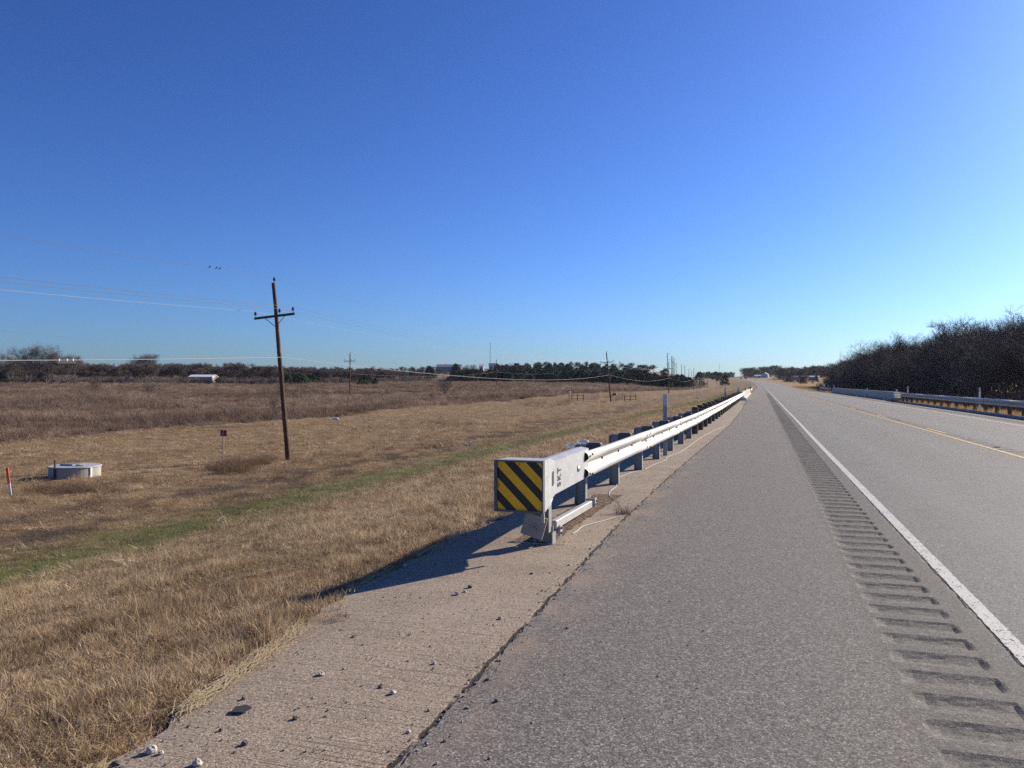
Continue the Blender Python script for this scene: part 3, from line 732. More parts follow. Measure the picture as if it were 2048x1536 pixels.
# raised pavement markers
mk = MB(); mk.prism([(-0.05, 0), (0.05, 0), (0.03, 0.02), (-0.03, 0.02)], -0.055, 0.055, lambda p, s: (s, p[0], p[1]))
mkm = mk.mesh('pavement_marker', simple('marker_plastic', (0.5, 0.45, 0.36), 0.4))
MKL = ['raised pavement marker beside the centre line nearest the camera', 'second raised pavement marker along the centre line', 'third raised pavement marker along the centre line',
       'fourth raised pavement marker along the centre line', 'fifth raised pavement marker along the centre line', 'sixth raised pavement marker along the centre line']
for i, y in enumerate((21.9, 36.3, 51.2, 66, 81, 96)):
    o = bpy.data.objects.new('pavement_marker', mkm); col.objects.link(o); o.location = (5.58, y, 0.016)
    tag(o, MKL[i], 'road marker', 'raised markers on the centre line')

# ------------------------------------------------------------------ utility poles
def make_pole(label, x, y, H, arm_h, lean=0.0, ldir=None, r=0.135, arm=True, comm=None, group='wooden utility poles', braces=True):
    zg = tz(x, y)
    t = thing('utility_pole', label, 'utility pole', (x, y, zg - 0.3), group=group)
    if lean:
        ax = Vector((0,0,1)).cross(Vector(ldir)).normalized(); t.rotation_mode = 'QUATERNION'
        t.rotation_quaternion = Matrix.Rotation(lean, 3, ax).to_quaternion()
    Hh = H + 0.3
    b = MB(); zs = np.linspace(0, Hh, 9)
    b.tube([(0.01*math.sin(z*1.7), 0.012*math.sin(z*1.1), z) for z in zs], [r*(1 - 0.33*z/Hh) for z in zs], 12); b.build('shaft', POLE, t)
    att = {}
    def ins(px, py, pz, parent):
        c = MB(); c.tube([(px, py, pz), (px, py, pz+0.14)], 0.014, 6)
        c.lathe([(0.03, 0.12), (0.075, 0.13), (0.07, 0.17), (0.045, 0.18), (0.07, 0.19), (0.065, 0.235), (0.035, 0.25), (0.045, 0.28), (0.03, 0.3)], 10, (px, py, pz))
        c.build('insulator', INSUL, parent)
    if arm:
        za = arm_h + 0.3; yy = -(r*0.8 + 0.05)
        b = MB(); b.bbox((0, yy, za), (2.44, 0.09, 0.12), 0.01); a = b.build('crossarm', POLE, t)
        if braces:
            b = MB()
            for sx in (-1, 1): b.tube([(sx*0.62, yy+0.03, za-0.03), (sx*0.05, yy+0.03, za-0.52)], 0.018, 6)
            b.build('brace', DARKM, a)
        for px in (-1.14, 0.33, 1.14): ins(px, yy, za + 0.05, a)
        att['arm'] = [Vector((px, yy, za + 0.36)) for px in (-1.14, 0.33, 1.14)]
    ins(0.06, 0, Hh - 0.02, t); att['top'] = Vector((0.06, 0, Hh + 0.27))
    if comm: att['comm'] = Vector((0.14, -0.05, comm + 0.3))
    q = t.rotation_quaternion if lean else Matrix.Identity(3).to_quaternion()
    t['_'] = 0; del t['_']
    L0 = Vector((x, y, zg - 0.3))
    return {k: ([L0 + q @ p for p in v] if isinstance(v, list) else L0 + q @ v) for k, v in att.items()}
left = (-CS, -SN, 0)
A = []
x0, y0 = at(577, 40)
A.append(make_pole('tall dark utility pole leaning left, nearest of its line, beside a red marker', x0, y0, 9.25, 7.5, R(4.7), left, comm=5.35))
x1, y1 = at(1222, 140)
A.append(make_pole('leaning utility pole with crossarm standing beside the farm gate', x1, y1, 9.0, 7.2, R(5.2), left, comm=4.9))
x2, y2 = at(1337.5, 223)
A.append(make_pole('upright utility pole seen directly above the nearest delineator', x2, y2, 9.0, 7.2, comm=4.5))
x3_, y3_ = at(1387.5, 318)
A.append(make_pole('bare topped utility pole just left of the lone round cedar', x3_, y3_, 8.8, 7, arm=False, comm=4.5))
for (u, d, lb) in ((1414.6, 407, 'small distant utility pole right of the lone round cedar'), (1432.8, 500, 'tiny distant utility pole before the roadside cedars'), (1444.5, 590, 'faint far utility pole rising among the roadside cedars')):
    xx, yy = at(u, d); A.append(make_pole(lb, xx, yy, 8.8, 7, arm=False, comm=4.5))
B = []
for (u, d, arm, lb) in ((700, 154, True, 'upright utility pole with plain crossarm standing in the tall grass field'), (993, 261, False, 'plain utility pole in the field before the left end of cedars'),
                        (1121, 368, False, 'thin utility pole in front of the middle of the dark cedars'), (1194.5, 440, False, 'thin pale pole left of the leaning gate pole'), (1239, 540, False, 'thin pale pole right of the leaning gate pole')):
    xx, yy = at(u, d); B.append(make_pole(lb, xx, yy, 9.0, 7.5, arm=arm, comm=5.0, braces=False, group='utility poles crossing the field'))

def catenary(b, p, q, sag, r, n=18, sides=4):
    pts = []
    for i in range(n+1):
        s_ = i/n; P = p.lerp(q, s_); P.z -= 4*sag*s_*(1-s_); pts.append(P)
    b.tube(pts, r, sides, cap=False); return pts
def line(name, label, pts, sag, r, m, cat='wire', group=None):
    b = MB(); allp = []
    for i in range(len(pts)-1): allp += catenary(b, pts[i], pts[i+1], sag, r)
    o = b.build(name, m, None, tuple(pts[0])); tag(o, label, cat, group); return allp
back = Vector((-23.4, -62.0, 0))
def prev(p, dz=0.0): return Vector((p.x - 0.2, -62.0, p.z + dz))
topw = [prev(A[0]['top'], 0.3)] + [a['top'] for a in A]
wp = line('power_line', 'topmost thin wire strung over the tops of the roadside poles', topw, 1.15, 0.0075, WIRE, group='wires of the roadside line')
for i, lb in enumerate(('wire on the left insulators of the roadside crossarms', 'wire on the middle insulators of the roadside crossarms', 'wire on the right insulators of the roadside crossarms')):
    line('power_line', lb, [prev(A[0]['arm'][i], 0.3)] + [a['arm'][i] for a in A[:3]] + [A[3]['top'] + Vector((0.3*(i-1), 0, -0.8))], 1.1, 0.0075, WIRE if i else CABLE, group='wires of the roadside line')
cp = line('cable', 'thick pale communication cable sagging low between the roadside poles', [prev(A[0]['comm'], -0.25)] + [a['comm'] for a in A], 1.05, 0.0105, CABLE, 'cable')
line('power_line', 'faint wire strung high across the tall grass field', [B[0]['top'] + Vector((4, -112, 0.4))] + [p['top'] for p in B], 1.2, 0.008, WIRE, group='wires crossing the field')
line('cable', 'faint lower cable on the poles crossing the field', [p['comm'] for p in B], 1.0, 0.008, CABLE, 'cable', group='wires crossing the field')
# splice case on the cable and small birds on the top wire
def near_u(pts, u):
    best = None
    for i in range(len(pts)-1):
        for s_ in np.linspace(0, 1, 24):
            P = pts[i].lerp(pts[i+1], float(s_)); d, r_ = view(P.x, P.y)
            if d < 2: continue
            e = abs(1024 + F*r_/d - u)
            if best is None or e < best[0]: best = (e, P.copy(), (pts[i+1]-pts[i]).normalized())
    return best[1], best[2]
P, D = near_u(cp[:40], 132)
b = MB(); b.tube([D*-0.46, D*-0.36, D*0.36, D*0.46], [0.03, 0.075, 0.075, 0.03], 10); b.v = [(p[0], p[1], p[2]-0.1) for p in b.v]
sp = b.build('splice_case', RUBBER, None, None); sp.location = P; tag(sp, 'black splice case hanging under the pale cable at far left', 'cable splice')
c = MB()
for s_ in (-0.25, 0.08, 0.33): c.tube([D*s_ + Vector((0,0,-0.03)), D*s_ + Vector((0,0,0.045))], 0.035, 8)
c.build('hanger', WHITE, sp)
BL = ['small dark bird perched on the top wire, leftmost of three', 'small dark bird perched on the top wire, between two others', 'small dark bird perched on the top wire, closest to the pole']
for u, lb in zip((423, 433, 440.5), BL):
    P, D = near_u(wp[:40], u)
    b = MB(); b.tube([(-0.09,0,0.02), (-0.05,0,0.07), (0.0,0,0.10), (0.04,0,0.135), (0.065,0,0.15), (0.095,0,0.145)], [0.012, 0.035, 0.048, 0.04, 0.03, 0.006], 10)
    b.tube([(-0.06,0,0.05), (-0.16,0,-0.03)], [0.025, 0.012], 6); b.tube([(0.01,0.012,0.06), (0.012,0.012,0.0)], 0.005, 4); b.tube([(0.01,-0.012,0.06), (0.012,-0.012,0.0)], 0.005, 4)
    o = b.build('bird', BIRDM, None, None, smooth=True); o.location = P + Vector((0,0,0.006)); o.rotation_euler = (0, 0, 1.1); o.scale = (0.6, 0.6, 0.6); tag(o, lb, 'bird', 'birds on the wire')

# tall transmission poles, masts
TR = [(1335, 500, 21.6, 'tallest transmission pole standing behind the cedars'), (1343.3, 548, 21.2, 'second transmission pole of the receding row'), (1345.8, 580, 21.2, 'third transmission pole of the receding row'),
      (1348.2, 614, 21.0, 'fourth transmission pole of the receding row'), (1352.2, 712, 20.8, 'fifth transmission pole of the receding row'), (1363, 790, 21.0, 'sixth transmission pole of the receding row'),
      (1369.6, 812, 21.0, 'seventh transmission pole of the receding row'), (1377.5, 960, 20.5, 'eighth transmission pole of the receding row'), (1382.4, 1050, 20.5, 'farthest transmission pole of the receding row')]
for (u, d, ztop, lb) in TR:
    xx, yy = at(u, d); zg = tz(xx, yy); H = ztop - zg
    t = thing('transmission_pole', lb, 'transmission pole', (xx, yy, zg), group='transmission poles on the hill')
    b = MB(); b.tube([(0,0,-0.5), (0,0,H)], [0.32, 0.17], 10); b.build('shaft', POLE, t)
    for k in range(3):
        c = MB(); c.tube([(0,0,H-0.6-2.0*k), ((-1)**k*1.3, 0, H-0.4-2.0*k)], [0.07, 0.04], 6); c.lathe([(0.08, -0.5), (0.1, -0.4), (0.08, 0)], 8, ((-1)**k*1.3, 0, H-0.4-2.0*k)); c.build('davit_arm', DARKM, t)
for (u, d, vtop, lb) in ((980.3, 900, 685, 'slender radio mast on the skyline beyond the cedars at left'), (1680.3, 700, 704, 'slender radio mast above the dark woods'), (1438.5, 1150, 728, 'short radio mast on the skyline above the road')):
    xx, yy = at(u, d); zg = tz(xx, yy); H = HC + (HV - vtop)/F*d - zg
    t = thing('radio_mast', lb, 'radio mast', (xx, yy, zg))
    b = MB()
    w_ = 0.55
    for k in range(3):
        q = 2*math.pi*k/3; b.tube([(w_*math.cos(q), w_*math.sin(q), 0), (w_*0.7*math.cos(q), w_*0.7*math.sin(q), H)], 0.07, 5)
    for i in range(int(H/2)):
        for k in range(3):
            q0, q1 = 2*math.pi*k/3, 2*math.pi*(k+1)/3; z = 2.0*i
            b.tube([(w_*math.cos(q0)*.85, w_*math.sin(q0)*.85, z), (w_*math.cos(q1)*.85, w_*math.sin(q1)*.85, z+2)], 0.035, 3)
    b.build('lattice', WIRE, t); c = MB(); c.tube([(0,0,H-0.3), (0,0,H+2)], 0.05, 5); c.build('antenna', WIRE, t)

# ------------------------------------------------------------------ trees
def bare_tree(seed, H, trunk_r, stems=1, first=0.22, spread=0.62, tw=0.02, ntw=5, lev=4):
    rg = random.Random(seed); tr = MB(); cr = MB()
    def perp(d):
        a = d.orthogonal().normalized(); q = rg.uniform(0, 2*math.pi); return (Matrix.Rotation(q, 3, d) @ a)
    def twig(p, d, L):
        e = p + d*L; s_ = perp(d)*tw; cr.add([p - s_, p + s_, e], [(0,1,2)])
        m = p + d*L*0.45
        for k in range(2):
            d2 = (d + perp(d)*0.7 + Vector((0,0,0.15))).normalized(); s2 = perp(d2)*tw*0.7; cr.add([m - s2, m + s2, m + d2*L*rg.uniform(.4,.7)], [(0,1,2)]); m = p + d*L*0.7
    def grow(p, d, L, r, l):
        n = 4 if l < 2 else 3; pts = [p]; dd = d.copy()
        for i in range(n):
            dd = (dd + perp(dd)*(0.16 + 0.05*l) + Vector((0,0,0.10 if l else 0.03))).normalized(); pts.append(pts[-1] + dd*L/n)
        (tr if l < 2 else cr).tube(pts, [r*(1 - 0.6*i/n) for i in range(n+1)], (7, 5, 4, 3, 3)[min(l, 4)], cap=False)
        if l >= lev:
            for i in range(ntw):
                k = rg.randint(1, n); twig(pts[k], (dd*0.6 + perp(dd)*rg.uniform(.5,.95) + Vector((0,0,0.2))).normalized(), L*rg.uniform(.6,1.1))
            twig(pts[-1], dd, L*0.8); return
        kids = (5, 4, 4, 4)[min(l, 3)]
        for i in range(kids):
            f = rg.uniform(0.35 if l else 0.45, 1.0) if i else 1.0
            k = min(int(f*n), n-1); q = pts[k].lerp(pts[k+1], f*n - k) if f < 1 else pts[-1]
            d2 = (dd*0.75 + perp(dd)*spread*rg.uniform(.7,1.35) + Vector((0,0,0.22))).normalized()
            grow(q, d2, L*rg.uniform(.56,.78), r*(1-0.6*f)*rg.uniform(.6,.85) + 0.004, l+1)
    for s_ in range(stems):
        d0 = (Vector((0,0,1)) + (perp(Vector((0,0,1)))*0.28 if stems > 1 else perp(Vector((0,0,1)))*0.06)).normalized()
        grow(Vector((0.15*s_, 0.1*s_, -0.3)), d0, H*0.40, trunk_r, 0)
    zm = max(v[2] for v in cr.v); k = H/zm
    for mb in (tr, cr): mb.v = [(x*k, y*k, z*k) for x, y, z in mb.v]
    return tr, cr
def tree_proto(name, cat, mbs, mats):
    t = bpy.data.objects.new(name, None); t.empty_display_size = 0.5; t['category'] = cat
    tr, cr = mbs
    for nm, mb, m in (('trunk', tr, mats[0]), ('crown', cr, mats[1])):
        o = bpy.data.objects.new(nm, mb.mesh(nm, m)); o.parent = t
    return t
protos = [tree_proto('bare_tree', 'tree', bare_tree(100+i, 12.0, 0.2, stems=(1, 1, 2, 1, 2, 1)[i], spread=(.62, .75, .6, .7, .8, .66)[i], ntw=6, tw=0.016), (BARK, TWIG)) for i in range(6)]
shrub_protos = [tree_proto('bare_shrub', 'shrub', bare_tree(200+i, 4.0, 0.05, stems=4, spread=0.8, ntw=4, tw=0.010, lev=2), (BARK, PALETWIG if i == 2 else TWIG)) for i in range(3)]
sapling = tree_proto('bare_sapling', 'sapling', bare_tree(301, 4.5, 0.035, stems=2, spread=0.55, ntw=2, tw=0.007, lev=2), (PALETWIG, PALETWIG))
protos_far = [tree_proto('bare_tree', 'tree', bare_tree(150+i, 12.0, 0.2, stems=(1, 2, 1)[i], spread=(.8, .9, .7)[i], ntw=9, tw=0.04), (BARK, FARTWIG)) for i in range(3)]
def cedar(seed, H, W):
    rg = random.Random(seed); tr = MB(); cr = MB()
    tr.tube([(0,0,-0.3), (0,0,H*0.5), (0.02,0,H*0.9)], [0.16, 0.1, 0.03], 7)
    lobes = [(rg.uniform(0,6.28), rg.uniform(0.05,0.95), rg.uniform(.75,1.2)) for _ in range(60)]
    for i in range(2300):
        a, hz, k = lobes[rg.randrange(60)]
        a += rg.gauss(0, .35); h_ = min(max(hz + rg.gauss(0, .06), 0.03), 0.995)
        rad = W*(1-h_)**0.62*k*min(1, 0.75+h_*4)*rg.uniform(.4,1.02)
        p = Vector((rad*math.cos(a), rad*math.sin(a), 0.15 + H*h_))
        s_ = 0.36*rg.uniform(.6,1.3)
        d1 = Vector((rg.gauss(0,1), rg.gauss(0,1), rg.gauss(0,1))).normalized(); d2 = d1.orthogonal().normalized()
        cr.add([p - d2*s_*0.4, p + d2*s_*0.4, p + (d1 + Vector((math.cos(a)*.5, math.sin(a)*.5, .5)))*s_], [(0,1,2)])
    return tr, cr
cedars = [tree_proto('cedar_tree', 'cedar', cedar(400+i, 6.0, (2.3, 2.7, 2.0)[i]), (BARK, CEDAR)) for i in range(3)]
# leafy-looking far crowns (oaks holding brown leaves) for the skyline
def oak(seed, H):
    tr, cr = bare_tree(seed, H, 0.22, spread=0.7, ntw=4, tw=0.02, lev=3)
    rg = random.Random(seed); base = list(cr.v)
    for i in range(3200):
        p = Vector(base[rg.randrange(len(base))])
        if i % 3 == 0: p.z *= rg.uniform(.15, .8); p.x *= 0.9; p.y *= 0.9
        d1 = Vector((rg.gauss(0,1), rg.gauss(0,1), rg.gauss(0,1))).normalized()*0.34; d2 = d1.orthogonal().normalized()*0.15
        cr.add([p - d2, p + d2, p + d1], [(0,1,2)])
    return tr, cr
OAKM = simple('oak_brush', (0.12, 0.10, 0.078), 0.9, var=0.35, scale=0.8)
oaks = [tree_proto('oak_tree', 'tree', oak(500+i, 10.0), (BARK, OAKM)) for i in range(2)]

def plant(proto, x, y, h, h0, label, group, wide=1.0):
    s_ = h/h0
    return dup(proto, (x, y, tz(x, y) - 0.05), rng.uniform(0, 6.28), (s_*wide, s_*wide, s_), label, group)

# right-hand woods
RW = 'bare trees of the dense dark woods right of the highway'
RL = 'bare leafless tree in the dense dark woods right of the highway'
cnt = 0
for row, (x_in, hs) in enumerate(((25.0, 0.80), (29.5, 0.95), (35, 1.05), (42, 1.1))):
    y = 66 + row*24 + (6 if row == 0 else 0)
    while y < 330:
        xx = x_in + rng.uniform(-1.6, 1.6) + max(0, (y-230))*0.02; yy = y + rng.uniform(-1.5, 1.5)
        h = 12.0*hs*rng.uniform(.82, 1.12)*float(np.interp(yy, [60, 90, 180, 250, 330], [1.06, 1.14, 1.25, 1.15, 0.88]))
        plant(protos[rng.randrange(6)], xx, yy, h, 12.0, RL, RW, rng.uniform(1.0, 1.3)); cnt += 1
        y += rng.uniform(4.2, 6.2) + (0.9 if row > 1 else 0)
plant(protos[1], 27.5, 71.5, 13.0, 12.0, 'tall bare tree with open spreading branches at the right edge of view', RW, 1.25)
plant(protos[4], 31, 67.0, 13.2, 12.0, RL, RW, 1.3)
# left belt beyond the field
BW = 'bare trees of the belt beyond the field'
for i in range(175):
    u = -60 + 900*(i + rng.random())/175; d = rng.uniform(285, 330) if i % 3 else rng.uniform(330, 380)
    if u > 640: d += (u-640)*0.35
    xx, yy = at(u, d); h = rng.uniform(7.0, 8.8)*float(np.interp(u, [480, 640, 850], [1, .82, .68]))
    if u < 170 and i % 2 == 0: continue
    plant(protos_far[rng.randrange(3)], xx, yy, h, 12.0, 'bare grey-brown tree in the belt beyond the tall grass field', BW, 1.35)
for (u, d, h) in ((20, 275, 13.5), (55, 268, 15.5), (92, 272, 14.5), (128, 285, 12.5), (152, 290, 11), (-25, 280, 14), (282, 330, 13.5), (300, 335, 13.0)):
    xx, yy = at(u, d); plant(protos[rng.randrange(6)], xx, yy, h, 12.0, 'tall spreading bare tree standing above the far left belt' if u < 200 else 'pale tall bare tree standing above the middle of the belt', BW + ', taller', 1.1)
for i in range(16):
    u = rng.choice([-20, 8, 70, 130, 410, 150, 225, 575, 590, 620, 740, 815]) + rng.uniform(-14, 14); d = rng.uniform(270, 288)
    xx, yy = at(u, d); plant(cedars[i % 3], xx, yy, rng.uniform(2.4, 4), 6.0, 'dark evergreen at the foot of the bare tree belt', 'evergreens at the foot of the belt', 1.8)
# far wooded ridge at left
for i in range(46):
    u = 590 + 310*(i + rng.random())/46; d = rng.uniform(620, 760); xx, yy = at(u, d)
    plant(oaks[i % 2], xx, yy, rng.uniform(4.5, 7.5), 10.0, 'dark distant tree on the ridge behind the barn', 'trees on the far left ridge', 1.3)
# cedars on the slope in the middle
CG = 'cedars covering the slope across the field'
k = 0
for i in range(285):
    u = 906 + 474*(i + rng.random())/285; f = rng.random()
    d = 350 + 260*f**2
    if u < 985: d = 350 + 60*f
    xx, yy = at(u, d)
    if xx - float(road_x(yy)) > -32: continue
    plant(cedars[rng.randrange(3)], xx, yy, rng.uniform(3.7, 5.6)*(0.85 if u > 1300 else 1), 6.0, 'dark green cedar on the slope across the field', CG, 2.15)
for i in range(26):
    u = 1030 + 300*(i + rng.random())/26; d = rng.uniform(560, 660); xx, yy = at(u, d)
    plant(protos_far[i % 3], xx, yy, rng.uniform(5.0, 7.6), 12.0, 'bare brown tree rising above the cedars on the skyline', 'bare trees behind the cedars', 1.2)
for (u, d, h) in ((860, 420, 7), (845, 430, 7), (885, 400, 6.5), (870, 440, 7), (912, 430, 8), (930, 440, 8), (945, 450, 8)):
    xx, yy = at(u, d); plant(protos[rng.randrange(6)] if u % 4 else cedars[0], xx, yy, h, 12.0 if u % 4 else 6.0, 'low brown tree in the gap left of the cedars', 'low trees between belt and cedars', 1.5)
# lone cedars along the road
for (u, d, h, lb) in ((1398.5, 420, 7.6, 'lone round cedar at the right end of the cedar slope'), (1450.5, 470, 6.2, 'dark cedar close to the road shoulder in the distance'), (1439, 640, 7.0, 'small cedar beside the far bend of the road'), (1431, 700, 7.5, 'dark cedar behind the far utility poles')):
    xx, yy = at(u, d); plant(cedars[1], xx, yy, h, 6.0, lb, None, 1.25)
for i in range(26):
    u = 1395 + 72*(i + rng.random())/26; d = rng.uniform(900, 1150); xx, yy = at(u, d)
    plant(oaks[i % 2] if i % 2 else cedars[0], xx, yy, rng.uniform(6.0, 8.5), 10.0 if i % 2 else 6.0, 'dark tree on the distant rise left of the road bend', 'trees on the rise left of the bend', 1.4)
# right far trees around the houses
for i in range(64):
    u = 1488 + 160*(i + rng.random())/64; d = rng.uniform(960, 1080) if u < 1560 else rng.uniform(640, 760); xx, yy = at(u, d)
    if xx - float(road_x(yy)) < 24: continue
    plant(oaks[i % 2] if i % 4 else protos[i % 6], xx, yy, rng.uniform(10, 15)*(1 if u < 1560 else 0.8), 10.0 if i % 4 else 12.0, 'dark tree behind the distant houses right of the road', 'trees around the distant houses', 1.5)
for i in range(34):
    u = 1543 + 92*rng.random(); d = rng.uniform(360, 560); xx, yy = at(u, d)
    if xx - float(road_x(yy)) < 20: continue
    pr_ = (shrub_protos[i % 3], 4.0) if i % 4 else (cedars[i % 3], 6.0)
    plant(pr_[0], xx, yy, rng.uniform(3.0, 5.0), pr_[1], 'brushy shrub on the rough ground before the distant houses', 'shrubs before the distant houses', 1.5)
# saplings and small shrubs in the field
for (u, d, h, lb, pr_) in ((890, 165, 4.6, 'spreading bare shrub alone in the middle of the tall grass', 1), (548, 66, 4.6, 'slender pinkish sapling just left of the leaning pole', 0), (905, 160, 3.2, 'small bare sapling beside the lone field shrub', 0), (190, 190, 3.4, 'bare shrub in the field under the splice case', 1), (299, 170, 3.2, 'bare shrub in the field below the pale tall tree', 1),
                           (168, 210, 2.6, 'thin sapling in the field at far left', 0), (131, 70, 3.0, 'thin grey sapling in the tall grass above the concrete vault', 0), (775, 170, 3.0, 'thin sapling in the grass right of the field pole', 0), (240, 205, 3.0, 'faint sapling between two bare field shrubs', 0)):
    xx, yy = at(u, d); pp = (shrub_protos[0], 4.0) if pr_ else (sapling, 4.5)
    plant(pp[0], xx, yy, h, pp[1], lb, None, 1.1)

# ------------------------------------------------------------------ distant buildings
def house(name, label, u, d, L, W, Hh, rise, wall, roof, rz, cat='house', wins=3, porch=False):
    xx, yy = at(u, d); t = thing(name, label, cat, (xx, yy, tz(xx, yy)), rz)
    b = MB(); b.box((0, 0, Hh/2 - 0.4), (L, W, Hh + 0.8))
    b.add([(-L/2, -W/2, Hh), (-L/2, W/2, Hh), (-L/2, 0, Hh+rise), (L/2, -W/2, Hh), (L/2, W/2, Hh), (L/2, 0, Hh+rise)], [(0,2,1), (3,4,5)]); b.build('wall', wall, t)
    r_ = MB(); o = 0.35
    for sy in (-1, 1):
        z0 = Hh - o*rise/(W/2)
        vs = [(-L/2-o, sy*(W/2+o), z0+0.02), (L/2+o, sy*(W/2+o), z0+0.02), (L/2+o, 0, Hh+rise+0.02), (-L/2-o, 0, Hh+rise+0.02)]
        r_.add(vs + [(p[0], p[1], p[2]+0.14) for p in vs], [(0,1,2,3), (7,6,5,4), (0,4,5,1), (1,5,6,2), (2,6,7,3), (3,7,4,0)])
    r_.build('roof', roof, t)
    for i in range(wins):
        xw = -L/2 + L*(i+0.75)/(wins+0.5)
        w = MB(); w.box((xw, -W/2-0.03, Hh*0.55), (1.1, 0.06, 1.3)); wo = w.build('window', WHITE, t)
        p = MB(); p.box((xw, -W/2-0.065, Hh*0.55), (0.9, 0.02, 1.1)); p.build('pane', GLASS, wo)
    dd = MB(); dd.box((-L/2 + L*0.5/(wins+0.5)*0.6+0.4, -W/2-0.03, 1.05), (1.0, 0.06, 2.1)); dd.build('door', ROOFD, t)
    return t
house('house', 'white two storey house with gable facing the road bend', 1530.5, 900, 8.0, 7.0, 3.8, 2.2, WALLB, ROOFM, R(80), wins=2)
house('shed', 'long low white outbuilding left of the gabled house', 1516, 905, 7.5, 5, 2.8, 0.7, WALLW, WALLW, R(0), 'shed', 0)
house('shed', 'long grey roofed shed on the rise right of the gabled house', 1601, 600, 11, 6, 2.2, 0.9, WALLT, ROOFM, R(-15), 'shed', 2)
house('shed', 'white roofed shed at the left edge of the dark woods', 1628, 560, 6.5, 5, 2.6, 0.8, WALLT, WHITE, R(-15), 'shed', 1)
house('barn', 'long barn with grey metal roof on the ridge at left of cedars', 898.5, 590, 18.5, 11, 3.6, 1.9, ROOFM, ROOFM, R(17), 'barn', 3)
house('barn', 'small pale shed on the ridge left of the long barn', 864, 600, 4.5, 5, 3.6, 1.4, WALLT, ROOFM, R(17), 'shed', 1)
house('house', 'white walled house peeking over the left end of cedars', 963, 560, 3.2, 5, 3.4, 1.3, WALLW, WHITE, R(17), wins=1)
house('house', 'dark roofed house behind the radio mast on the ridge', 986, 600, 6, 7, 3.0, 1.8, WALLT, ROOFM, R(17), wins=2)
house('house', 'bright white house right of the field pole on the ridge', 1000.5, 590, 3.6, 5, 3.4, 1.2, WALLW, WHITE, R(17), wins=1)
house('house', 'white gabled house half hidden by bare trees on the ridge', 1022, 600, 4, 5, 3.4, 1.3, WALLW, WHITE, R(17), wins=1)
house('shed', 'white roofed shed inside the bare tree belt', 407, 288, 8.5, 5, 2.4, 0.7, WALLT, WHITE, R(17), 'shed', 2)

# ------------------------------------------------------------------ cars and sign far down the road
def car(label, t_lane, y, paint, away):
    xx = t_lane + float(road_x(y)); t = thing('car', label, 'car', (xx, y, float(road_z(y)) + 0.02), 0 if away else math.pi)
    prof = [(-2.2, 0.35), (-2.25, 0.7), (-2.1, 0.95), (-1.5, 1.0), (-1.0, 1.5), (0.3, 1.52), (0.95, 1.02), (1.95, 0.9), (2.2, 0.7), (2.2, 0.35)]
    b = MB(); b.prism(prof, -0.88, 0.88, lambda p, s: (s, p[0], p[1])); b.build('body', paint, t)
    for s_ in (-1, 1):
        w = MB(); w.add([(s_*0.885, -1.3, 1.03), (s_*0.885, 0.75, 1.05), (s_*0.885, 0.25, 1.44), (s_*0.885, -0.95, 1.43)], [(0,1,2,3)]); w.build('side_window', GLASS, t)
        l = MB(); l.box((s_*0.65, 2.205, 0.72), (0.35, 0.03, 0.16)); l.build('headlight', LAMPM, t)
        l = MB(); l.box((s_*0.68, -2.26, 0.78), (0.3, 0.03, 0.16)); l.build('tail_light', CARR, t)
        for yy in (-1.35, 1.4):
            q = MB(); q.tube([(s_*0.70, yy, 0.33), (s_*0.91, yy, 0.33)], 0.33, 16); q.build('wheel', TYRE, t)
    w = MB(); w.add([(-0.75, 0.98, 1.03), (0.75, 0.98, 1.03), (0.7, 0.36, 1.5), (-0.7, 0.36, 1.5)], [(0,1,2,3)]); w.build('windshield', GLASS, t)
    w = MB(); w.add([(0.75, -1.54, 1.03), (-0.75, -1.54, 1.03), (-0.7, -1.02, 1.5), (0.7, -1.02, 1.5)], [(0,1,2,3)]); w.build('rear_window', GLASS, t)
car('dark car driving away on the right lane of the far road', 7.3, 790, CARD, True)
car('reddish car coming closer on the left lane of the far road', 3.4, 800, CARR, False)
car('tiny dark car approaching near the crest of the far road', 3.4, 1000, CARD, False)
xx, yy = at(1498, 480)
t = thing('road_sign', 'small roadside sign on a post beyond the bridge at the bend', 'road sign', (8.6 + 3.5 + float(road_x(yy)), yy, tz(12.1 + float(road_x(yy)), yy)))
b = MB(); b.tube([(0,0,0), (0,0,2.4)], 0.04, 6); b.build('post', STEEL, t)
b = MB(); b.bbox((0, -0.05, 2.2), (0.75, 0.03, 0.75), 0.01); b.build('sign_plate', PLATE, t)

# ------------------------------------------------------------------ gate, mailbox, fence braces
def brace_fence(label, u, d, n=3, gap=1.05, rz=R(8)):
    xx, yy = at(u, d); t = thing('fence', label, 'fence', (xx, yy, tz(xx, yy)), rz)
    for i in range(n):
        b = MB(); b.tube([((i-(n-1)/2)*gap, 0, -0.2), ((i-(n-1)/2)*gap, 0, 1.25)], 0.075, 8); b.build('post', POLE, t)
    for z in (0.35, 0.95):
        b = MB(); b.tube([(-(n-1)/2*gap, 0, z), ((n-1)/2*gap, 0, z)], 0.045, 6); b.build('rail', POLE, t)
    return t
brace_fence('wooden brace fence left of the farm gate', 1155, 141)
brace_fence('wooden brace fence right of the leaning gate pole', 1260.5, 146)
xx, yy = at(1183, 141); t = thing('farm_gate', 'thin pale tube farm gate between the brace fence and leaning pole', 'gate', (xx, yy, tz(xx, yy)), R(8))
b = MB()
for z in (0.2, 0.42, 0.64, 0.86, 1.1): b.tube([(-1.4, 0, z), (1.4, 0, z)], 0.022, 6)
b.build('tubes', WIRE, t)
for x_ in (-1.4, 0, 1.4):
    b = MB(); b.tube([(x_, 0.03, 0.1), (x_, 0.03, 1.15)], 0.024, 6); b.build('upright', WIRE, t)
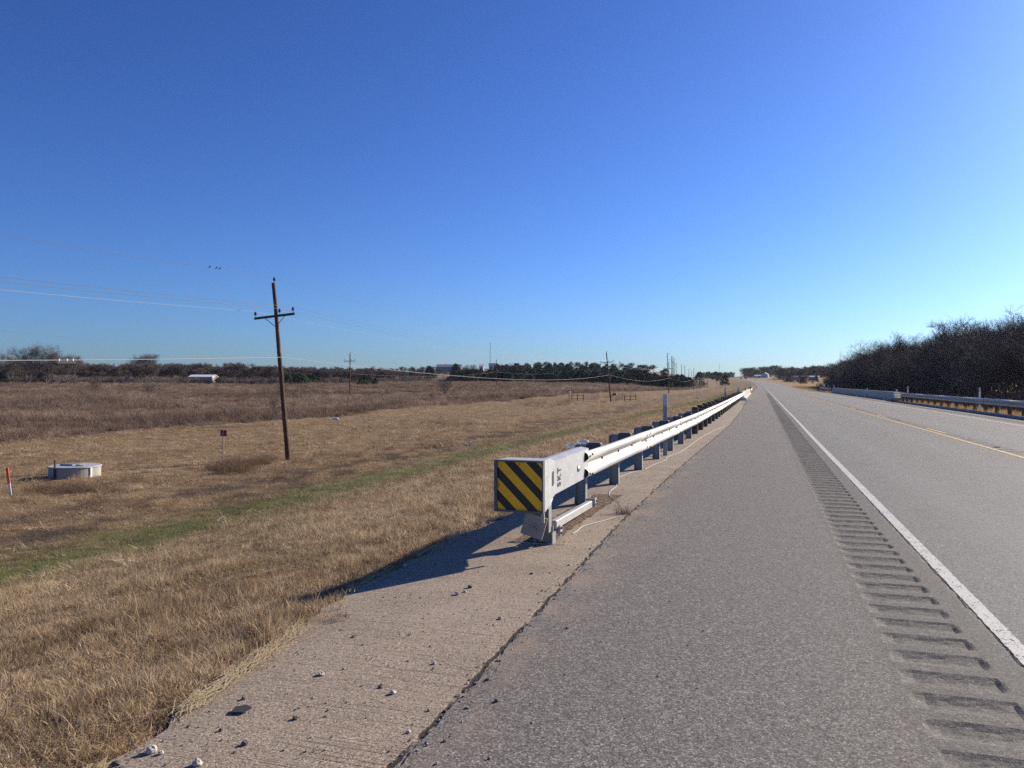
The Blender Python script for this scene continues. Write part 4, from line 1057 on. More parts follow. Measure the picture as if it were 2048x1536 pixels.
xx, yy = at(1240, 145); t = thing('wire_fence', 'faint wire fence between mailbox and right brace fence', 'fence', (xx, yy, tz(xx, yy)), R(8))
for z in (0.3, 0.6, 0.9, 1.15):
    b = MB(); b.tube([(-0.9, 0, z), (0.9, 0, z)], 0.012, 4); b.build('strand', WIRE, t)
xx, yy = at(1139.5, 139); t = thing('vent_pipe', 'pale pipe post with white cap at left of the brace fence', 'pipe', (xx, yy, tz(xx, yy)))
b = MB(); b.tube([(0,0,-0.1), (0,0,1.45)], 0.07, 8); b.tube([(-0.22,0,-0.1), (-0.22,0,1.2)], 0.05, 8); b.build('pipe', PLATE, t)
b = MB(); b.lathe([(0.08, 1.42), (0.2, 1.46), (0.2, 1.62), (0.1, 1.70)], 12); b.build('cap', WHITE, t)
xx, yy = at(1226.5, 138); t = thing('mailbox', 'dark mailbox on a pale post behind the leaning gate pole', 'mailbox', (xx, yy, tz(xx, yy)))
b = MB(); b.box((0, 0, 0.6), (0.12, 0.12, 1.3)); b.build('post', WALLT, t)
b = MB(); b.prism([(-0.14, 0), (0.14, 0), (0.14, 0.18), (0.08, 0.28), (0, 0.31), (-0.08, 0.28), (-0.14, 0.18)], -0.1, 0.62, lambda p, s: (s, p[0], 1.25+p[1])); bx = b.build('box', RUBBER, t)
b = MB(); b.box((0.64, 0, 1.4), (0.02, 0.26, 0.28)); b.build('door', WHITE, bx)

# ------------------------------------------------------------------ concrete vault, markers
xx, yy = at(150, 33.0); zz = tz(xx, yy)
t = thing('concrete_vault', 'round pale concrete vault ring with flat lid in the dead grass', 'concrete vault', (xx, yy, zz)); t.scale = (0.9, 0.9, 0.9)
b = MB(); b.lathe([(1.10, -0.2), (1.10, 0.46), (1.085, 0.475), (0.9, 0.475), (0.9, 0.46)], 48); b.build('ring', RING, t, smooth=False)
b = MB(); b.lathe([(1.14, 0.48), (1.14, 0.525), (1.12, 0.54), (0.02, 0.55)], 48); lid = b.build('lid', simple('vault_lid', (0.36, 0.37, 0.37), 0.6, 0.1), t)
b = MB(); b.bbox((-0.12, -0.05, 0.585), (0.75, 0.7, 0.07), 0.015); b.build('hatch', ROOFM, lid)
b = MB(); b.tube([(0.5, -0.25, 0.55), (0.5, -0.25, 0.62)], 0.13, 14); b.tube([(0.68, -0.2, 0.55), (0.68, -0.2, 0.59)], 0.06, 10); b.build('vent_cap', STEEL, lid)
b = MB(); b.box((1.115, -0.12, 0.23), (0.03, 0.10, 0.50)); b.build('strap', WHITE, t)
b = MB(); b.box((0.06, -1.05, 0.34), (0.05, 0.06, 0.95), Matrix.Rotation(R(2), 3, 'Y'))
st_ = b.build('stake', RUBBER, None, None); st_.location = (xx, yy, zz); tag(st_, 'dark wooden stake in front of the concrete vault', 'stake')
xx, yy = at(22, 27.6); zz = tz(xx, yy)
t = thing('marker_post', 'leaning orange over white utility marker post at the left edge', 'marker post', (xx, yy, zz - 0.1)); t.rotation_euler = (R(2), R(-6.5), R(15))
b = MB(); b.bbox((0, 0, 0.27), (0.095, 0.03, 0.55), 0.008); b.build('base', WHITE, t)
b = MB(); b.bbox((0, 0, 0.82), (0.10, 0.034, 0.56), 0.008); b.build('sleeve', ORANGE, t)
xx, yy = at(447, 36.5); zz = tz(xx, yy)
t = thing('reflector_post', 'red square reflector plate on a thin metal post among weeds', 'reflector post', (xx, yy, zz))
b = MB(); b.box((0, -0.02, 0.86), (0.045, 0.035, 2.0)); b.build('post', STEEL, t)
b = MB(); b.bbox((0, 0.012, 1.66), (0.31, 0.02, 0.30), 0.008); b.build('plate', REDP, t); t.rotation_euler = (0, 0, R(15))

# ------------------------------------------------------------------ small things around the terminal
def pebble(seed, s, sq=0.7):
    b = MB(); rg = random.Random(seed); rings = 5; n = 8; vs = []; fs = []
    for i in range(rings+1):
        ph = math.pi*i/rings
        for k in range(n):
            q = 2*math.pi*k/n; v = Vector((math.sin(ph)*math.cos(q), math.sin(ph)*math.sin(q), math.cos(ph)*sq))
            vs.append(v*s*(1 + 0.45*mnoise.noise(v*1.7 + Vector((seed*3.1, 0, 0)))))
    for i in range(rings):
        for k in range(n): fs.append((i*n+k, (i+1)*n+k, (i+1)*n+(k+1) % n, i*n+(k+1) % n))
    return b.add(vs, fs)
ST = [(303, 1504, .034, 'largest pale stone, low on the concrete apron near the grass'), (322, 1508, .017, 'small stone touching the largest pale stone'), (591, 1441, .019, 'white pointed stone on the apron right of the dark flat scrap'), (442, 1463, .014, 'white pebble below the dark flat scrap'),
      (487, 1398, .016, 'tan stone just above the dark flat scrap'), (490, 1492, .020, 'dark sided stone below the white pointed stone'), (786, 1390, .02, 'whitish stone in the middle of the lower apron'), (790, 1388, .012, 'pebble leaning on the whitish apron stone'), (868, 1330, .016, 'rough stone near the apron centre'),
      (915, 1191, .026, 'pale rock closest under the terminal shadow tip'), (940, 1177, .026, 'dark rock near the terminal shadow'), (930, 1186, .018, 'small rock between two larger ones by the shadow'), (394, 1533, .026, 'cream stone at the bottom edge of the apron'), (235, 1532, .03, 'dark stone at the bottom edge beside the straw'),
      (643, 1352, .022, 'grey broken stone halfway along the apron'), (810, 1128, .028, 'pale stone lying in the terminal shadow'), (1000, 1240, .018, 'brown stone right of the shadow on the apron'), (817, 1468, .014, 'shiny pebble on the lower right apron'), (993, 1410, .016, 'lone dark stone on the asphalt beside the apron'), (1134, 1262, .014, 'tiny dark stone on the open asphalt')]
for i, (u, v, s_, lb) in enumerate(ST):
    x_, y_ = ground_at(u, v, 0.0)
    s_ *= 0.78; o = pebble(i+1, s_).build('stone', STONE if 'dark' not in lb else simple('dark_stone', (0.12, 0.10, 0.09), 0.9), None, None); o.location = (x_, y_, (0.016 if x_ > float(edge_x(y_)) else apz(x_)) + s_*0.5); o.rotation_euler = (0, 0, i*1.3); tag(o, lb, 'stone', 'loose stones on the pavement')
x_, y_ = ground_at(482, 1424); b = MB(); b.prism([(-0.05, -0.035), (0.03, -0.045), (0.065, 0.01), (0.02, 0.05), (-0.045, 0.03)], 0, 0.008, lambda p, s: (p[0], p[1], s)); o = b.build('rubber_scrap', RUBBER, None, None); o.scale = (0.8, 0.8, 0.6); o.location = (x_, y_, 0.012); o.rotation_euler = (R(4), R(-3), 0.3); tag(o, 'flat dark scrap lying on the concrete apron', 'debris')
# cord along the posts
def flat_cord(label, pts, r=0.008):
    P3 = [Vector((*ground_at(u, v), 0.0)) for u, v in pts]
    sm = []
    for i in range(len(P3)-1):
        p0, p1, p2, p3 = P3[max(i-1,0)], P3[i], P3[i+1], P3[min(i+2, len(P3)-1)]
        for j in range(6):
            t_ = j/6; sm.append(0.5*((2*p1) + (p2-p0)*t_ + (2*p0-5*p1+4*p2-p3)*t_*t_ + (3*p1-p0-3*p2+p3)*t_**3))
    sm.append(P3[-1])
    sm = [Vector((p.x, p.y, (0.018 if p.x > float(edge_x(p.y)) else 0.012) + r)) for p in sm]
    b = MB(); b.tube(sm, r, 6); return tag(b.build('cord', ROPE, None, tuple(sm[0])), label, 'cord')
flat_cord('white cord curving over the apron toward the weed clump', [(1146, 1070), (1155, 1064), (1163, 1057), (1176, 1052), (1200, 1046), (1225, 1039), (1244, 1034)], 0.0036)
flat_cord('white cord looping from the third post past the second', [(1282, 943), (1262, 947), (1238, 957), (1234, 965), (1233, 974), (1222, 983), (1218, 992), (1226, 1001), (1240, 1006)], 0.004)
flat_cord('white cord lying along the feet of the middle guardrail posts', [(1290, 940), (1310, 930), (1330, 922), (1336, 915), (1360, 906), (1376, 895), (1398, 879), (1420, 866), (1450, 852)], 0.0038)
flat_cord('thin pale cord on the apron in front of the terminal base', [(1030, 1087), (1060, 1089), (1090, 1091), (1130, 1092)], 0.003)
# plastic bag caught on the second post
def crumple(seed, sx, sy, sz, n=14):
    b = MB(); vs = []; fs = []
    for i in range(n+1):
        for j in range(n+1):
            a, c_ = i/n*math.pi, j/n*2*math.pi
            v = Vector((math.sin(a)*math.cos(c_)*sx, math.sin(a)*math.sin(c_)*sy, math.cos(a)*sz))
            k_ = 1 + 0.6*mnoise.noise(v*14 + Vector((seed, 0, 0))) + 0.3*mnoise.noise(v*33 + Vector((0, seed, 0)))
            vs.append(v*k_)
    for i in range(n):
        for j in range(n): fs.append((i*(n+1)+j, (i+1)*(n+1)+j, (i+1)*(n+1)+j+1, i*(n+1)+j+1))
    return b.add(vs, fs)
bg = crumple(3, 0.085, 0.04, 0.03); o = bg.build('plastic_bag', BAG, None, None); o.location = (rail_x(9.95)-0.33, 9.93, 0.835); tag(o, 'torn clear plastic bag snagged on the second guardrail post', 'plastic bag')
bg = crumple(8, 0.05, 0.03, 0.035); c_ = bg.build('loose_flap', BAG, o); c_.location = (-0.17, 0.0, -0.05)
# litter
for (u, v, z_, s_, lb) in ((671, 839, -2.0, .22, 'crumpled white litter on the mown grass right of the leaning pole'), (1398, 794.5, -0.9, .3, 'long white litter scrap on the verge near the round posts'), (1330, 807.5, -1.2, .14, 'tiny white litter on the grass left of the delineator'), (1268, 836, -1.6, .07, 'speck of white litter on the slope behind the rail')):
    x_, y_ = ground_at(u, v, z_); o = crumple(u % 7, s_*1.6, s_*0.7, s_*0.45).build('litter', WHITE, None, None); o.location = (x_, y_, tz(x_, y_) + 0.1); o.rotation_euler = (0, 0, 0.3); tag(o, lb, 'litter', 'pieces of white litter')
# riprap in the ditch
for i in range(34):
    u = 868 + 82*rng.random(); v = 877 + 11*rng.random(); x_, y_ = ground_at(u, v, -2.3)
    o = pebble(60+i, rng.uniform(.035, .10), 0.5).build('rock', STONE, None, None); o.location = (x_, y_, tz(x_, y_) + 0.02); o.rotation_euler = (0, 0, i); tag(o, 'pale rock scattered in the dark wet patch of the ditch', 'rock', 'rocks in the ditch')

# ------------------------------------------------------------------ ground cover (stuff)
def tuft(seed, n, rad, h0, h1, w, lean=0.35, segs=2, m=None):
    rg = np.random.default_rng(seed); V = []; Fc = []; bt = []
    for i in range(n):
        a = rg.uniform(0, 6.28); r_ = rad*math.sqrt(rg.random()); p = np.array([r_*math.cos(a), r_*math.sin(a), -0.01])
        h = rg.uniform(h0, h1); b_ = rg.uniform(0, 6.28); L = lean*rg.uniform(.2, 1.4)
        out = np.array([math.cos(b_)*L, math.sin(b_)*L, 1.0]); c_ = rg.uniform(0, 6.28); side = np.array([math.cos(c_), math.sin(c_), 0])*w*rg.uniform(.6, 1.3)
        k0 = len(V)
        for s_ in range(segs):
            t_ = s_/segs; q = p + out*h*t_ + np.array([out[0], out[1], 0])*h*t_*t_*0.8; ww = side*(1 - 0.6*t_); V += [q - ww, q + ww]
        V.append(p + out*h + np.array([out[0], out[1], -0.15*L])*h*0.8); bt += [rg.random()]*(len(V)-k0)
        for s_ in range(segs-1): Fc += [(k0+2*s_, k0+2*s_+1, k0+2*s_+3), (k0+2*s_, k0+2*s_+3, k0+2*s_+2)]
        e = k0 + 2*(segs-1); Fc.append((e, e+1, e+2))
    me = np_mesh('tuft', np.array(V), np.array(Fc)); me.materials.append(m)
    at_ = me.attributes.new('bt', 'FLOAT', 'POINT'); at_.data.foreach_set('value', np.array(bt, np.float32))
    o = bpy.data.objects.new('tuft', me); return o
def gn_scatter(name, pts, rot, scl, tint, sources, label=None):
    me = bpy.data.meshes.new(name); me.vertices.add(len(pts)); me.vertices.foreach_set('co', np.asarray(pts, np.float32).ravel())
    for nm, ty, arr in (('rot', 'FLOAT_VECTOR', rot), ('scl', 'FLOAT_VECTOR', scl), ('tint', 'FLOAT', tint)):
        at_ = me.attributes.new(nm, ty, 'POINT'); at_.data.foreach_set('vector' if ty == 'FLOAT_VECTOR' else 'value', np.asarray(arr, np.float32).ravel())
    ix = me.attributes.new('idx', 'INT', 'POINT'); ix.data.foreach_set('value', nr.integers(0, len(sources), len(pts)).astype(np.int32))
    me.update(); o = bpy.data.objects.new(name, me); col.objects.link(o); tag(o, label, None, None, 'stuff')
    ng = bpy.data.node_groups.new(name, 'GeometryNodeTree'); ng.interface.new_socket('Geometry', in_out='INPUT', socket_type='NodeSocketGeometry'); ng.interface.new_socket('Geometry', in_out='OUTPUT', socket_type='NodeSocketGeometry')
    N = ng.nodes; Lk = ng.links.new; gi = N.new('NodeGroupInput'); go = N.new('NodeGroupOutput'); iop = N.new('GeometryNodeInstanceOnPoints')
    g2i = N.new('GeometryNodeGeometryToInstance')
    for s_ in reversed(sources):
        oi = N.new('GeometryNodeObjectInfo'); oi.inputs['Object'].default_value = s_; oi.inputs['As Instance'].default_value = False; Lk(oi.outputs['Geometry'], g2i.inputs[0])
    def na(nm, ty):
        q = N.new('GeometryNodeInputNamedAttribute'); q.data_type = ty; q.inputs[0].default_value = nm; return q.outputs['Attribute']
    e2r = N.new('FunctionNodeEulerToRotation'); Lk(na('rot', 'FLOAT_VECTOR'), e2r.inputs[0])
    Lk(gi.outputs[0], iop.inputs['Points']); Lk(g2i.outputs[0], iop.inputs['Instance']); iop.inputs['Pick Instance'].default_value = True
    Lk(na('idx', 'INT'), iop.inputs['Instance Index']); Lk(e2r.outputs[0], iop.inputs['Rotation']); Lk(na('scl', 'FLOAT_VECTOR'), iop.inputs['Scale'])
    Lk(iop.outputs[0], go.inputs[0])
    md = o.modifiers.new('scatter', 'NODES'); md.node_group = ng
    return o
def scatter_points(x0, x1, y0, y1, dens_fn, maxd, keep=None, margin=0.12):
    n = int((x1-x0)*(y1-y0)*maxd)
    x = nr.uniform(x0, x1, n); y = nr.uniform(y0, y1, n)
    d, r_ = view(x, y)
    ok = (d > 0.8) & (np.abs(r_) < d*(0.666+margin) + 1.5)
    x, y, d = x[ok], y[ok], d[ok]
    p = dens_fn(x, y, d)/maxd
    ok = nr.random(len(x)) < p
    x, y, d = x[ok], y[ok], d[ok]
    if keep is not None:
        k_ = keep(x, y); x, y, d = x[k_], y[k_], d[k_]
    return x, y, d
def rots(n, tilt=0.12): return np.stack([nr.normal(0, tilt, n), nr.normal(0, tilt, n), nr.uniform(0, 6.28, n)], -1)

mt = [tuft(900+i, 64, 0.10, 0.035, 0.105, 0.0019, 0.36, 2, MOWN) for i in range(5)] + [tuft(960, 26, 0.1, 0.08, 0.2, 0.0018, 0.35, 2, MOWN)]
def lim_field(y): return np.interp(y, [0, 180, 300], [-45, -45, -28])
def kmown(x, y):
    e = apron_l(y) + 0.05*np.sin(y*3.1) + nr.normal(0, 0.05, len(x))
    return (x < e) & (x > lim_field(y) - 0.5)
xs, ys, ds = [], [], []
for (xa, xb, ya, yb, mx) in ((-9, -2, 0, 12, 150), (-18, -2.8, 2, 30, 40), (-47, -2.8, 8, 95, 7), (-47, -2.8, 60, 230, 1.6)):
    x, y, d = scatter_points(xa, xb, ya, yb, lambda x, y, d: np.minimum(mx, 150*np.minimum(1, (5.2/np.maximum(d, 1))**1.75)), mx, kmown); 
    if mx == 40: k_ = ~((x > -9) & (y < 12)); x, y, d = x[k_], y[k_], d[k_]
    if mx == 7: k_ = ~((x > -18) & (y < 30)); x, y, d = x[k_], y[k_], d[k_]
    if mx == 1.6: k_ = ~(y < 95); x, y, d = x[k_], y[k_], d[k_]
    xs.append(x); ys.append(y); ds.append(d)
x, y, d = map(np.concatenate, (xs, ys, ds))
z = terr(x, y)
clump = 0.75 + 0.55*np.sin(x*1.7 + np.sin(y*1.3))*np.sin(y*1.9 + np.sin(x*0.9)) + 0.2*np.sin(x*5.1)*np.sin(y*4.3)
wsc = (1 + np.clip((d-6)/14, 0, 3.2))*nr.uniform(.8, 1.3, len(x)); hsc = nr.uniform(.7, 1.25, len(x))*np.clip(clump, 0.55, 1.4)*(1 + np.clip((d-10)/60, 0, 0.8))
hsc = hsc*np.where(np.abs(x+15) < 3, 0.75, 1.0)
gn_scatter('mown_grass', np.stack([x, y, z], -1), rots(len(x), 0.18), np.stack([wsc, wsc, hsc], -1), nr.random(len(x)), mt, 'short dormant tan grass on the roadside slope with a green band')

tl = [tuft(1000+i, 60, 0.30, 0.4, 1.2, 0.008, 0.2, 3, TALL) for i in range(5)]
kfield = lambda x, y: (x < lim_field(y) + 0.8*np.sin(y*0.35) + 1.2*np.sin(y*0.11) + nr.normal(0, 0.4, len(x)))
xs, ys, ds = [], [], []
for (xa, xb, ya, yb, mx, dlo, dhi) in ((-110, -42, 15, 120, 2.0, 0, 95), (-220, -26, 40, 240, 0.7, 95, 180), (-330, -26, 90, 420, 0.22, 180, 420)):
    x, y, d = scatter_points(xa, xb, ya, yb, lambda x, y, d: np.where((d >= dlo) & (d < dhi), mx, 0), mx, kfield); xs.append(x); ys.append(y); ds.append(d)
x, y, d = map(np.concatenate, (xs, ys, ds)); z = terr(x, y)
pat = 0.74 + 0.36*np.sin(x*0.11 + 1.3*np.sin(y*0.05))*np.sin(y*0.085 + 1) + 0.12*np.sin(x*0.6)*np.sin(y*0.5)
wsc = nr.uniform(.9, 1.5, len(x))*np.where(d < 95, 1, np.where(d < 180, 1.7, 3.0)); hsc = nr.uniform(.35, 1.25, len(x))*pat*(1 + 0.3*np.sin(x*0.8 + 1.7*np.sin(y*0.5))*np.sin(y*0.65 + 1.1*np.sin(x*0.45)))*np.interp(lim_field(y) - x, [0, 2, 8, 14, 60], [0.75, 1.05, 1.1, 0.85, 0.9])
gn_scatter('tall_grass', np.stack([x, y, z], -1), rots(len(x), 0.1), np.stack([wsc, wsc, hsc], -1), np.clip(np.interp(lim_field(y) - x + 4*np.sin(y*0.09), [0, 8, 13, 24, 34, 60, 90, 200], [0.30, 0.25, 0.62, 0.66, 0.42, 0.34, 0.5, 0.42]) + 0.3*np.sin(x*0.07 + 2*np.sin(y*0.045) + 0.5)*np.sin(y*0.14 + 1.5*np.sin(x*0.05)) + 0.22*np.sin(x*0.9 + 2*np.sin(y*0.6))*np.sin(y*0.75 + 2*np.sin(x*0.5)) + nr.normal(0, 0.24, len(x)), 0, 1), tl, 'tall purple-brown dead grass filling the field')

vg = [tuft(1100+i, 50, 0.28, 0.12, 0.4, 0.005, 0.35, 2, VERGE) for i in range(3)]
xs, ys, ds = [], [], []
x, y, d = scatter_points(11.35, 26, 24, 330, lambda x, y, d: np.where(d < 90, 4.0, 1.2), 4.0, lambda x, y: (x > 11.8) | (nr.random(len(x)) < 0.35)); z = terr(x, y)
xs = nr.uniform(.8, 1.5, len(x))*np.where(d < 90, 1, 1.8)*np.clip((x-10.8)/1.2, .4, 1)
gn_scatter('verge_grass', np.stack([x, y, z], -1), rots(len(x)), np.stack([xs, xs, nr.uniform(.6, 1.2, len(x))*np.clip((x-10.8)/1.2, .35, 1)], -1), nr.random(len(x)), vg, 'golden dead grass under the right guardrail and verge')

wd = [tuft(1200+i, 40, 0.3, 0.15, 0.6, 0.004, 0.7, 3, WEED) for i in range(3)]
wx, wy, wsz = [], [], []
for (u, v, su, n, s_) in ((470, 928, 40, 110, 1.0), (140, 968, 110, 130, 0.6), (530, 915, 30, 50, 0.7), (587, 912, 22, 24, 0.4), (900, 850, 120, 90, 0.8), (1100, 812, 90, 90, 1.3), (1230, 800, 40, 60, 1.6), (300, 950, 120, 60, 0.5)):
    for i in range(n):
        x_, y_ = ground_at(u + rng.gauss(0, su*0.5), v + rng.gauss(0, 4), -2.15)
        if -46 < x_ < -5: wx.append(x_); wy.append(y_); wsz.append(s_*rng.uniform(.6, 1.3))
wx, wy, wsz = map(np.array, (wx, wy, wsz))
gn_scatter('weeds', np.stack([wx, wy, terr(wx, wy)], -1), rots(len(wx), .2), np.stack([wsz]*3, -1), nr.random(len(wx)), wd, 'brown dead weeds around the markers and ditch')
tc_ = [tuft(1300+i, 26, 0.22, 0.03, 0.12, 0.004, 1.6, 2, STRAW) for i in range(3)]
x, y, d = scatter_points(-44, -9, 8, 75, lambda x, y, d: 1.6*np.clip(0.3 + 0.9*np.exp(-((x+21)/5.5)**2), 0, 1)*np.clip(30/d, .3, 1.2), 2.0, None)
k_ = np.sin(x*1.1 + 1.4*np.sin(y*0.7))*np.sin(y*0.9 + 1.1*np.sin(x*0.8)) > -0.1; x, y = x[k_], y[k_]; sx = nr.uniform(.5, 1.5, len(x))
gn_scatter('thatch', np.stack([x, y, terr(x, y)], -1), rots(len(x), .25), np.stack([sx, sx, sx*.8], -1), nr.random(len(x))*0.6, tc_, 'pale flattened thatch scattered over the mown grass')
x, y, d = scatter_points(-44, -12, 10, 110, lambda x, y, d: 2.0*np.clip(0.12 + 0.9*np.exp(-((x+20.5)/4.0)**2), 0, 1)*np.clip(35/d, .3, 1.2), 2.4, None)
k_ = np.sin(x*0.7 + 1.9*np.sin(y*0.33) + 2)*np.sin(y*0.5 + 1.3*np.sin(x*0.4)) > 0.12; x, y = x[k_], y[k_]; sx = nr.uniform(.5, 1.3, len(x))
gn_scatter('weeds', np.stack([x, y, terr(x, y)], -1), rots(len(x), .25), np.stack([sx*1.3, sx*1.3, sx*.55], -1), nr.random(len(x))*0.7, wd, 'low dark dead weeds along the ditch')
# weed clumps growing from the pavement joint
def weed_clump(label, u, v, n, r_, h):
    x_, y_ = ground_at(u, v); s_ = tuft(u, n, r_, h*0.3, h, 0.002, 1.1, 3, WEED); s_.name = 'weed_clump'; col.objects.link(s_); s_.location = (x_, y_, 0.01); tag(s_, label, 'weed')
weed_clump('dry weed clump at the edge of the asphalt beside the white cord', 1246, 1028, 120, 0.09, 0.2)
weed_clump('dry weed clump at the foot of the terminal post', 1090, 1080, 90, 0.12, 0.1)
weed_clump('small flattened weed tuft on the concrete apron', 680, 1236, 60, 0.07, 0.06)
# brush in the right woods
br = [p.children[1].data for p in shrub_protos]
bo = []
for m_ in br:
    o_ = bpy.data.objects.new('brush', m_); bo.append(o_)
x, y, d = scatter_points(20.5, 52, 52, 330, lambda x, y, d: np.where(d < 140, 0.36, 0.22), 0.36); z = terr(x, y)
sx = nr.uniform(.6, 1.25, len(x))*np.where(d < 140, 1.0, 1.4)
sx = sx*np.clip((x-18.5)/5, 0.35, 1)
gn_scatter('undergrowth', np.stack([x, y, z - 0.1], -1), rots(len(x), 0.05), np.stack([sx*1.2, sx*1.2, sx], -1), nr.random(len(x)), bo, 'dark tangled brush between the trunks of the woods')
n = 950; bu = nr.uniform(-70, 860, n); bd = nr.uniform(276, 300, n) + np.clip(bu-640, 0, None)*0.35; xc_ = (bu-1024)/F
x = bd*(xc_*CS - SN); y = bd*(CS + xc_*SN); sx = nr.uniform(.6, 1.25, n)
gn_scatter('undergrowth', np.stack([x, y, terr(x, y) - 0.1], -1), rots(n, 0.05), np.stack([sx*1.6, sx*1.6, sx], -1), nr.random(n), bo[:2], 'brown brush along the foot of the bare tree belt')
# straw washed against the apron edge
n = 1500; sy = np.concatenate([nr.uniform(0.6, 5.3, n), nr.uniform(5.3, 9, 260)]); n = len(sy)
off = nr.normal(0, 0.032, n); sx = apron_l(sy) + off + 0.02; ang = np.arctan(np.gradient(apron_l(np.sort(sy)), np.sort(sy) + np.arange(n)*1e-9)[np.argsort(np.argsort(sy))])
V = []; Fc = []
dirx = np.interp(sy + .1, AY, AX) - np.interp(sy - .1, AY, AX)
band_ = (np.sin(sy*3.7) + np.sin(sy*1.9+1) > -0.4) & (np.abs(off) < 0.08)
for i in range(n):
    if not band_[i]: continue
    a = math.atan2(0.2, dirx[i]) + nr.normal(0, 0.32); L = nr.uniform(.05, .22); w_ = nr.uniform(.0012, .0028)
    dx, dy = math.cos(a), math.sin(a); x_, y_ = sx[i], sy[i]; z_ = 0.004 + nr.random()*0.012; z2 = z_ + nr.normal(0.001, 0.005)
    k0 = len(V); V += [(x_ - dx*L/2 - dy*w_, y_ - dy*L/2 + dx*w_, z_), (x_ - dx*L/2 + dy*w_, y_ - dy*L/2 - dx*w_, z_), (x_ + dx*L/2 + dy*w_, y_ + dy*L/2 - dx*w_, z2), (x_ + dx*L/2 - dy*w_, y_ + dy*L/2 + dx*w_, z2)]
    Fc.append((k0, k0+1, k0+2, k0+3))
sm_ = np_mesh('straw', np.array(V), np.array(Fc)); sm_.materials.append(STRAW); o = bpy.data.objects.new('straw', sm_); col.objects.link(o); tag(o, 'pale straw washed along the edge of the apron', None, None, 'stuff')
# gravel crumbs
gv = [bpy.data.objects.new('crumb', pebble(30+i, 0.01).mesh('crumb', simple('gravel_stone', c_, 0.9))) for i, c_ in enumerate(((0.3, 0.24, 0.19), (0.13, 0.1, 0.08), (0.42, 0.37, 0.31), (0.06, 0.05, 0.045)))]
n = 1500; gy = nr.uniform(0.5, 1, n); gy = 1.6 + 24*nr.random(n)**1.8; f_ = nr.random(n); lx = apron_l(gy); rx = edge_x(gy)
gx = lx + 0.06 + (rx - lx - 0.06)*f_
m_ = nr.random(n) < 0.4; gx = np.where(m_, rx + nr.normal(0, 0.07, n), gx)
m2 = nr.random(n) < 0.10; gx = np.where(m2, rx + np.abs(nr.normal(0, 0.7, n)), gx)
gz = np.where(gx > rx, 0.019, 0.006 - 0.03*sstep(2.2, 3.1, -gx) + 0.003)
gs = np.clip(nr.lognormal(-0.85, 0.5, n), .2, 1.3)
gn_scatter('gravel', np.stack([gx, gy, gz], -1), rots(n, .5), np.stack([gs, gs, gs*.8], -1), nr.random(n), gv, 'loose gravel crumbs on the apron and along the asphalt edge')
n = 160; gy = nr.uniform(24, 72, n); gx = 11.25 + np.abs(nr.normal(0, .18, n))
gs = nr.uniform(2, 6, n); gn_scatter('gravel', np.stack([gx, gy, 0*gx + 0.02], -1), rots(n, .5), np.stack([gs, gs, gs*.5], -1), nr.random(n), [gv[2]], 'pale gravel behind the right kerb')
n = 60; gy = nr.uniform(60, 76, n); gx = -1.1 + nr.normal(0, .22, n); gs = nr.uniform(1.5, 4, n)
gn_scatter('gravel', np.stack([gx, gy, 0*gx + 0.02], -1), rots(n, .5), np.stack([gs, gs, gs*.5], -1), nr.random(n), [gv[3]], 'dark gravel along the shoulder before the parapet')

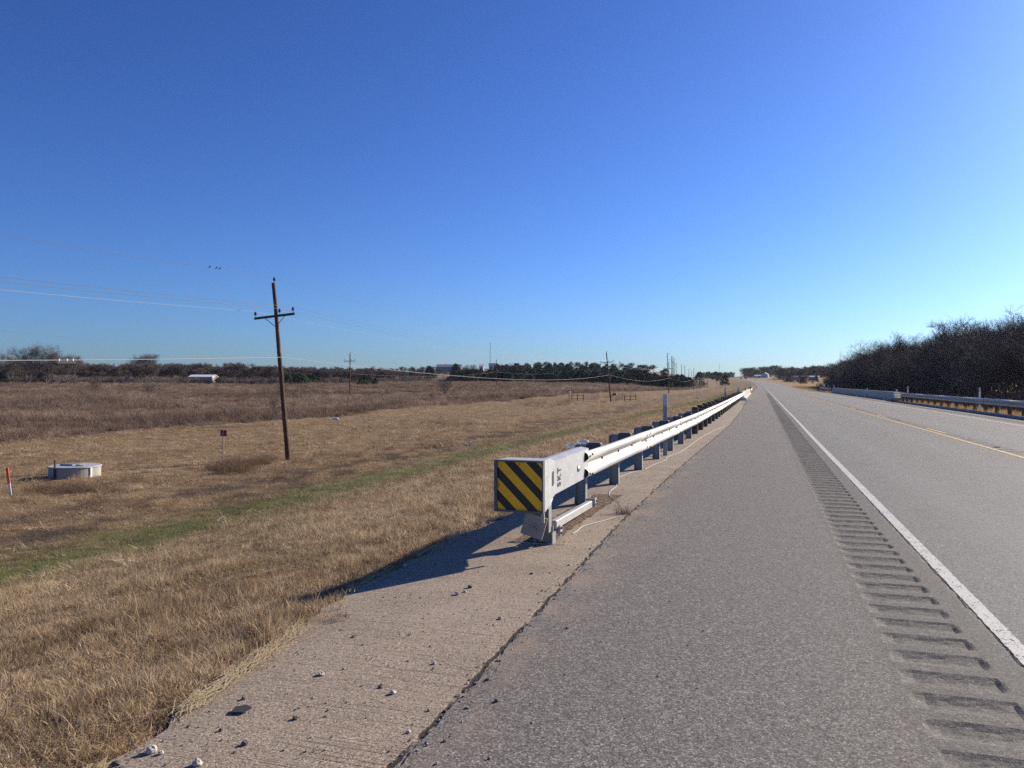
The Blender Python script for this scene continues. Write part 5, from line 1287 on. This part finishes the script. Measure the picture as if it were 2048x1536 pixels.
# ------------------------------------------------------------------ light, sky, camera
SUN_AZ, SUN_EL = R(36.0), R(25.0)
sv = Vector((math.sin(SUN_AZ)*math.cos(SUN_EL), math.cos(SUN_AZ)*math.cos(SUN_EL), math.sin(SUN_EL)))
sl = bpy.data.lights.new('sun', 'SUN'); sl.energy = 5.0; sl.angle = R(0.53); sl.color = (1.0, 0.89, 0.745)
so_ = bpy.data.objects.new('sun', sl); col.objects.link(so_); so_.rotation_euler = sv.to_track_quat('Z', 'Y').to_euler(); so_.location = (30, 40, 60)
w = bpy.data.worlds.new('World'); scene.world = w; w.use_nodes = True
nt = w.node_tree; bgn = nt.nodes['Background']; sk = nt.nodes.new('ShaderNodeTexSky'); sk.sky_type = 'NISHITA'; sk.sun_disc = False
sk.sun_elevation = SUN_EL; sk.sun_rotation = SUN_AZ; sk.altitude = 300; sk.air_density = 1.0; sk.dust_density = 0.8; sk.ozone_density = 1.0
gm_ = nt.nodes.new('ShaderNodeGamma'); gm_.inputs[1].default_value = 1.25
vm = nt.nodes.new('ShaderNodeVectorMath'); vm.operation = 'MULTIPLY'; vm.inputs[1].default_value = (0.325, 0.545, 1.06)   # camera white balance set for the warm sun
nt.links.new(sk.outputs[0], gm_.inputs[0]); nt.links.new(gm_.outputs[0], vm.inputs[0]); nt.links.new(vm.outputs[0], bgn.inputs[0]); bgn.inputs[1].default_value = 0.05
cd = bpy.data.cameras.new('camera'); cd.sensor_width = 36.0; cd.lens = F/2048*36.0; cd.clip_end = 6000; cd.clip_start = 0.05
cd.shift_y = -(768 - HV)/2048 * -1 * -1
co = bpy.data.objects.new('camera', cd); col.objects.link(co); co.location = (0, 0, HC); co.rotation_euler = (R(90), 0, TH); scene.camera = co
vs_ = scene.view_settings; vs_.view_transform = 'Standard'; vs_.look = 'None'; vs_.exposure = 0.72; vs_.gamma = 1.0; vs_.use_curve_mapping = False
scene.cycles.max_bounces = 6; scene.cycles.diffuse_bounces = 3; scene.cycles.transparent_max_bounces = 8; scene.cycles.use_denoising = False

# thin winter haze over the whole scene
b = MB(); b.box((0, 1620, 27.5), (3400, 3400, 66)); hz = b.build('haze', NT('haze').m); tag(hz, kind='stuff')
hm = hz.data.materials[0]; ht = hm.node_tree; ht.nodes.remove(ht.nodes['Principled BSDF']); pv = ht.nodes.new('ShaderNodeVolumePrincipled')
pv.inputs['Color'].default_value = (0.80, 0.88, 1.0, 1); pv.inputs['Density'].default_value = HAZE; pv.inputs['Anisotropy'].default_value = 0.2; ht.links.new(pv.outputs[0], ht.nodes['Material Output'].inputs['Volume'])
scene.cycles.volume_bounces = 0
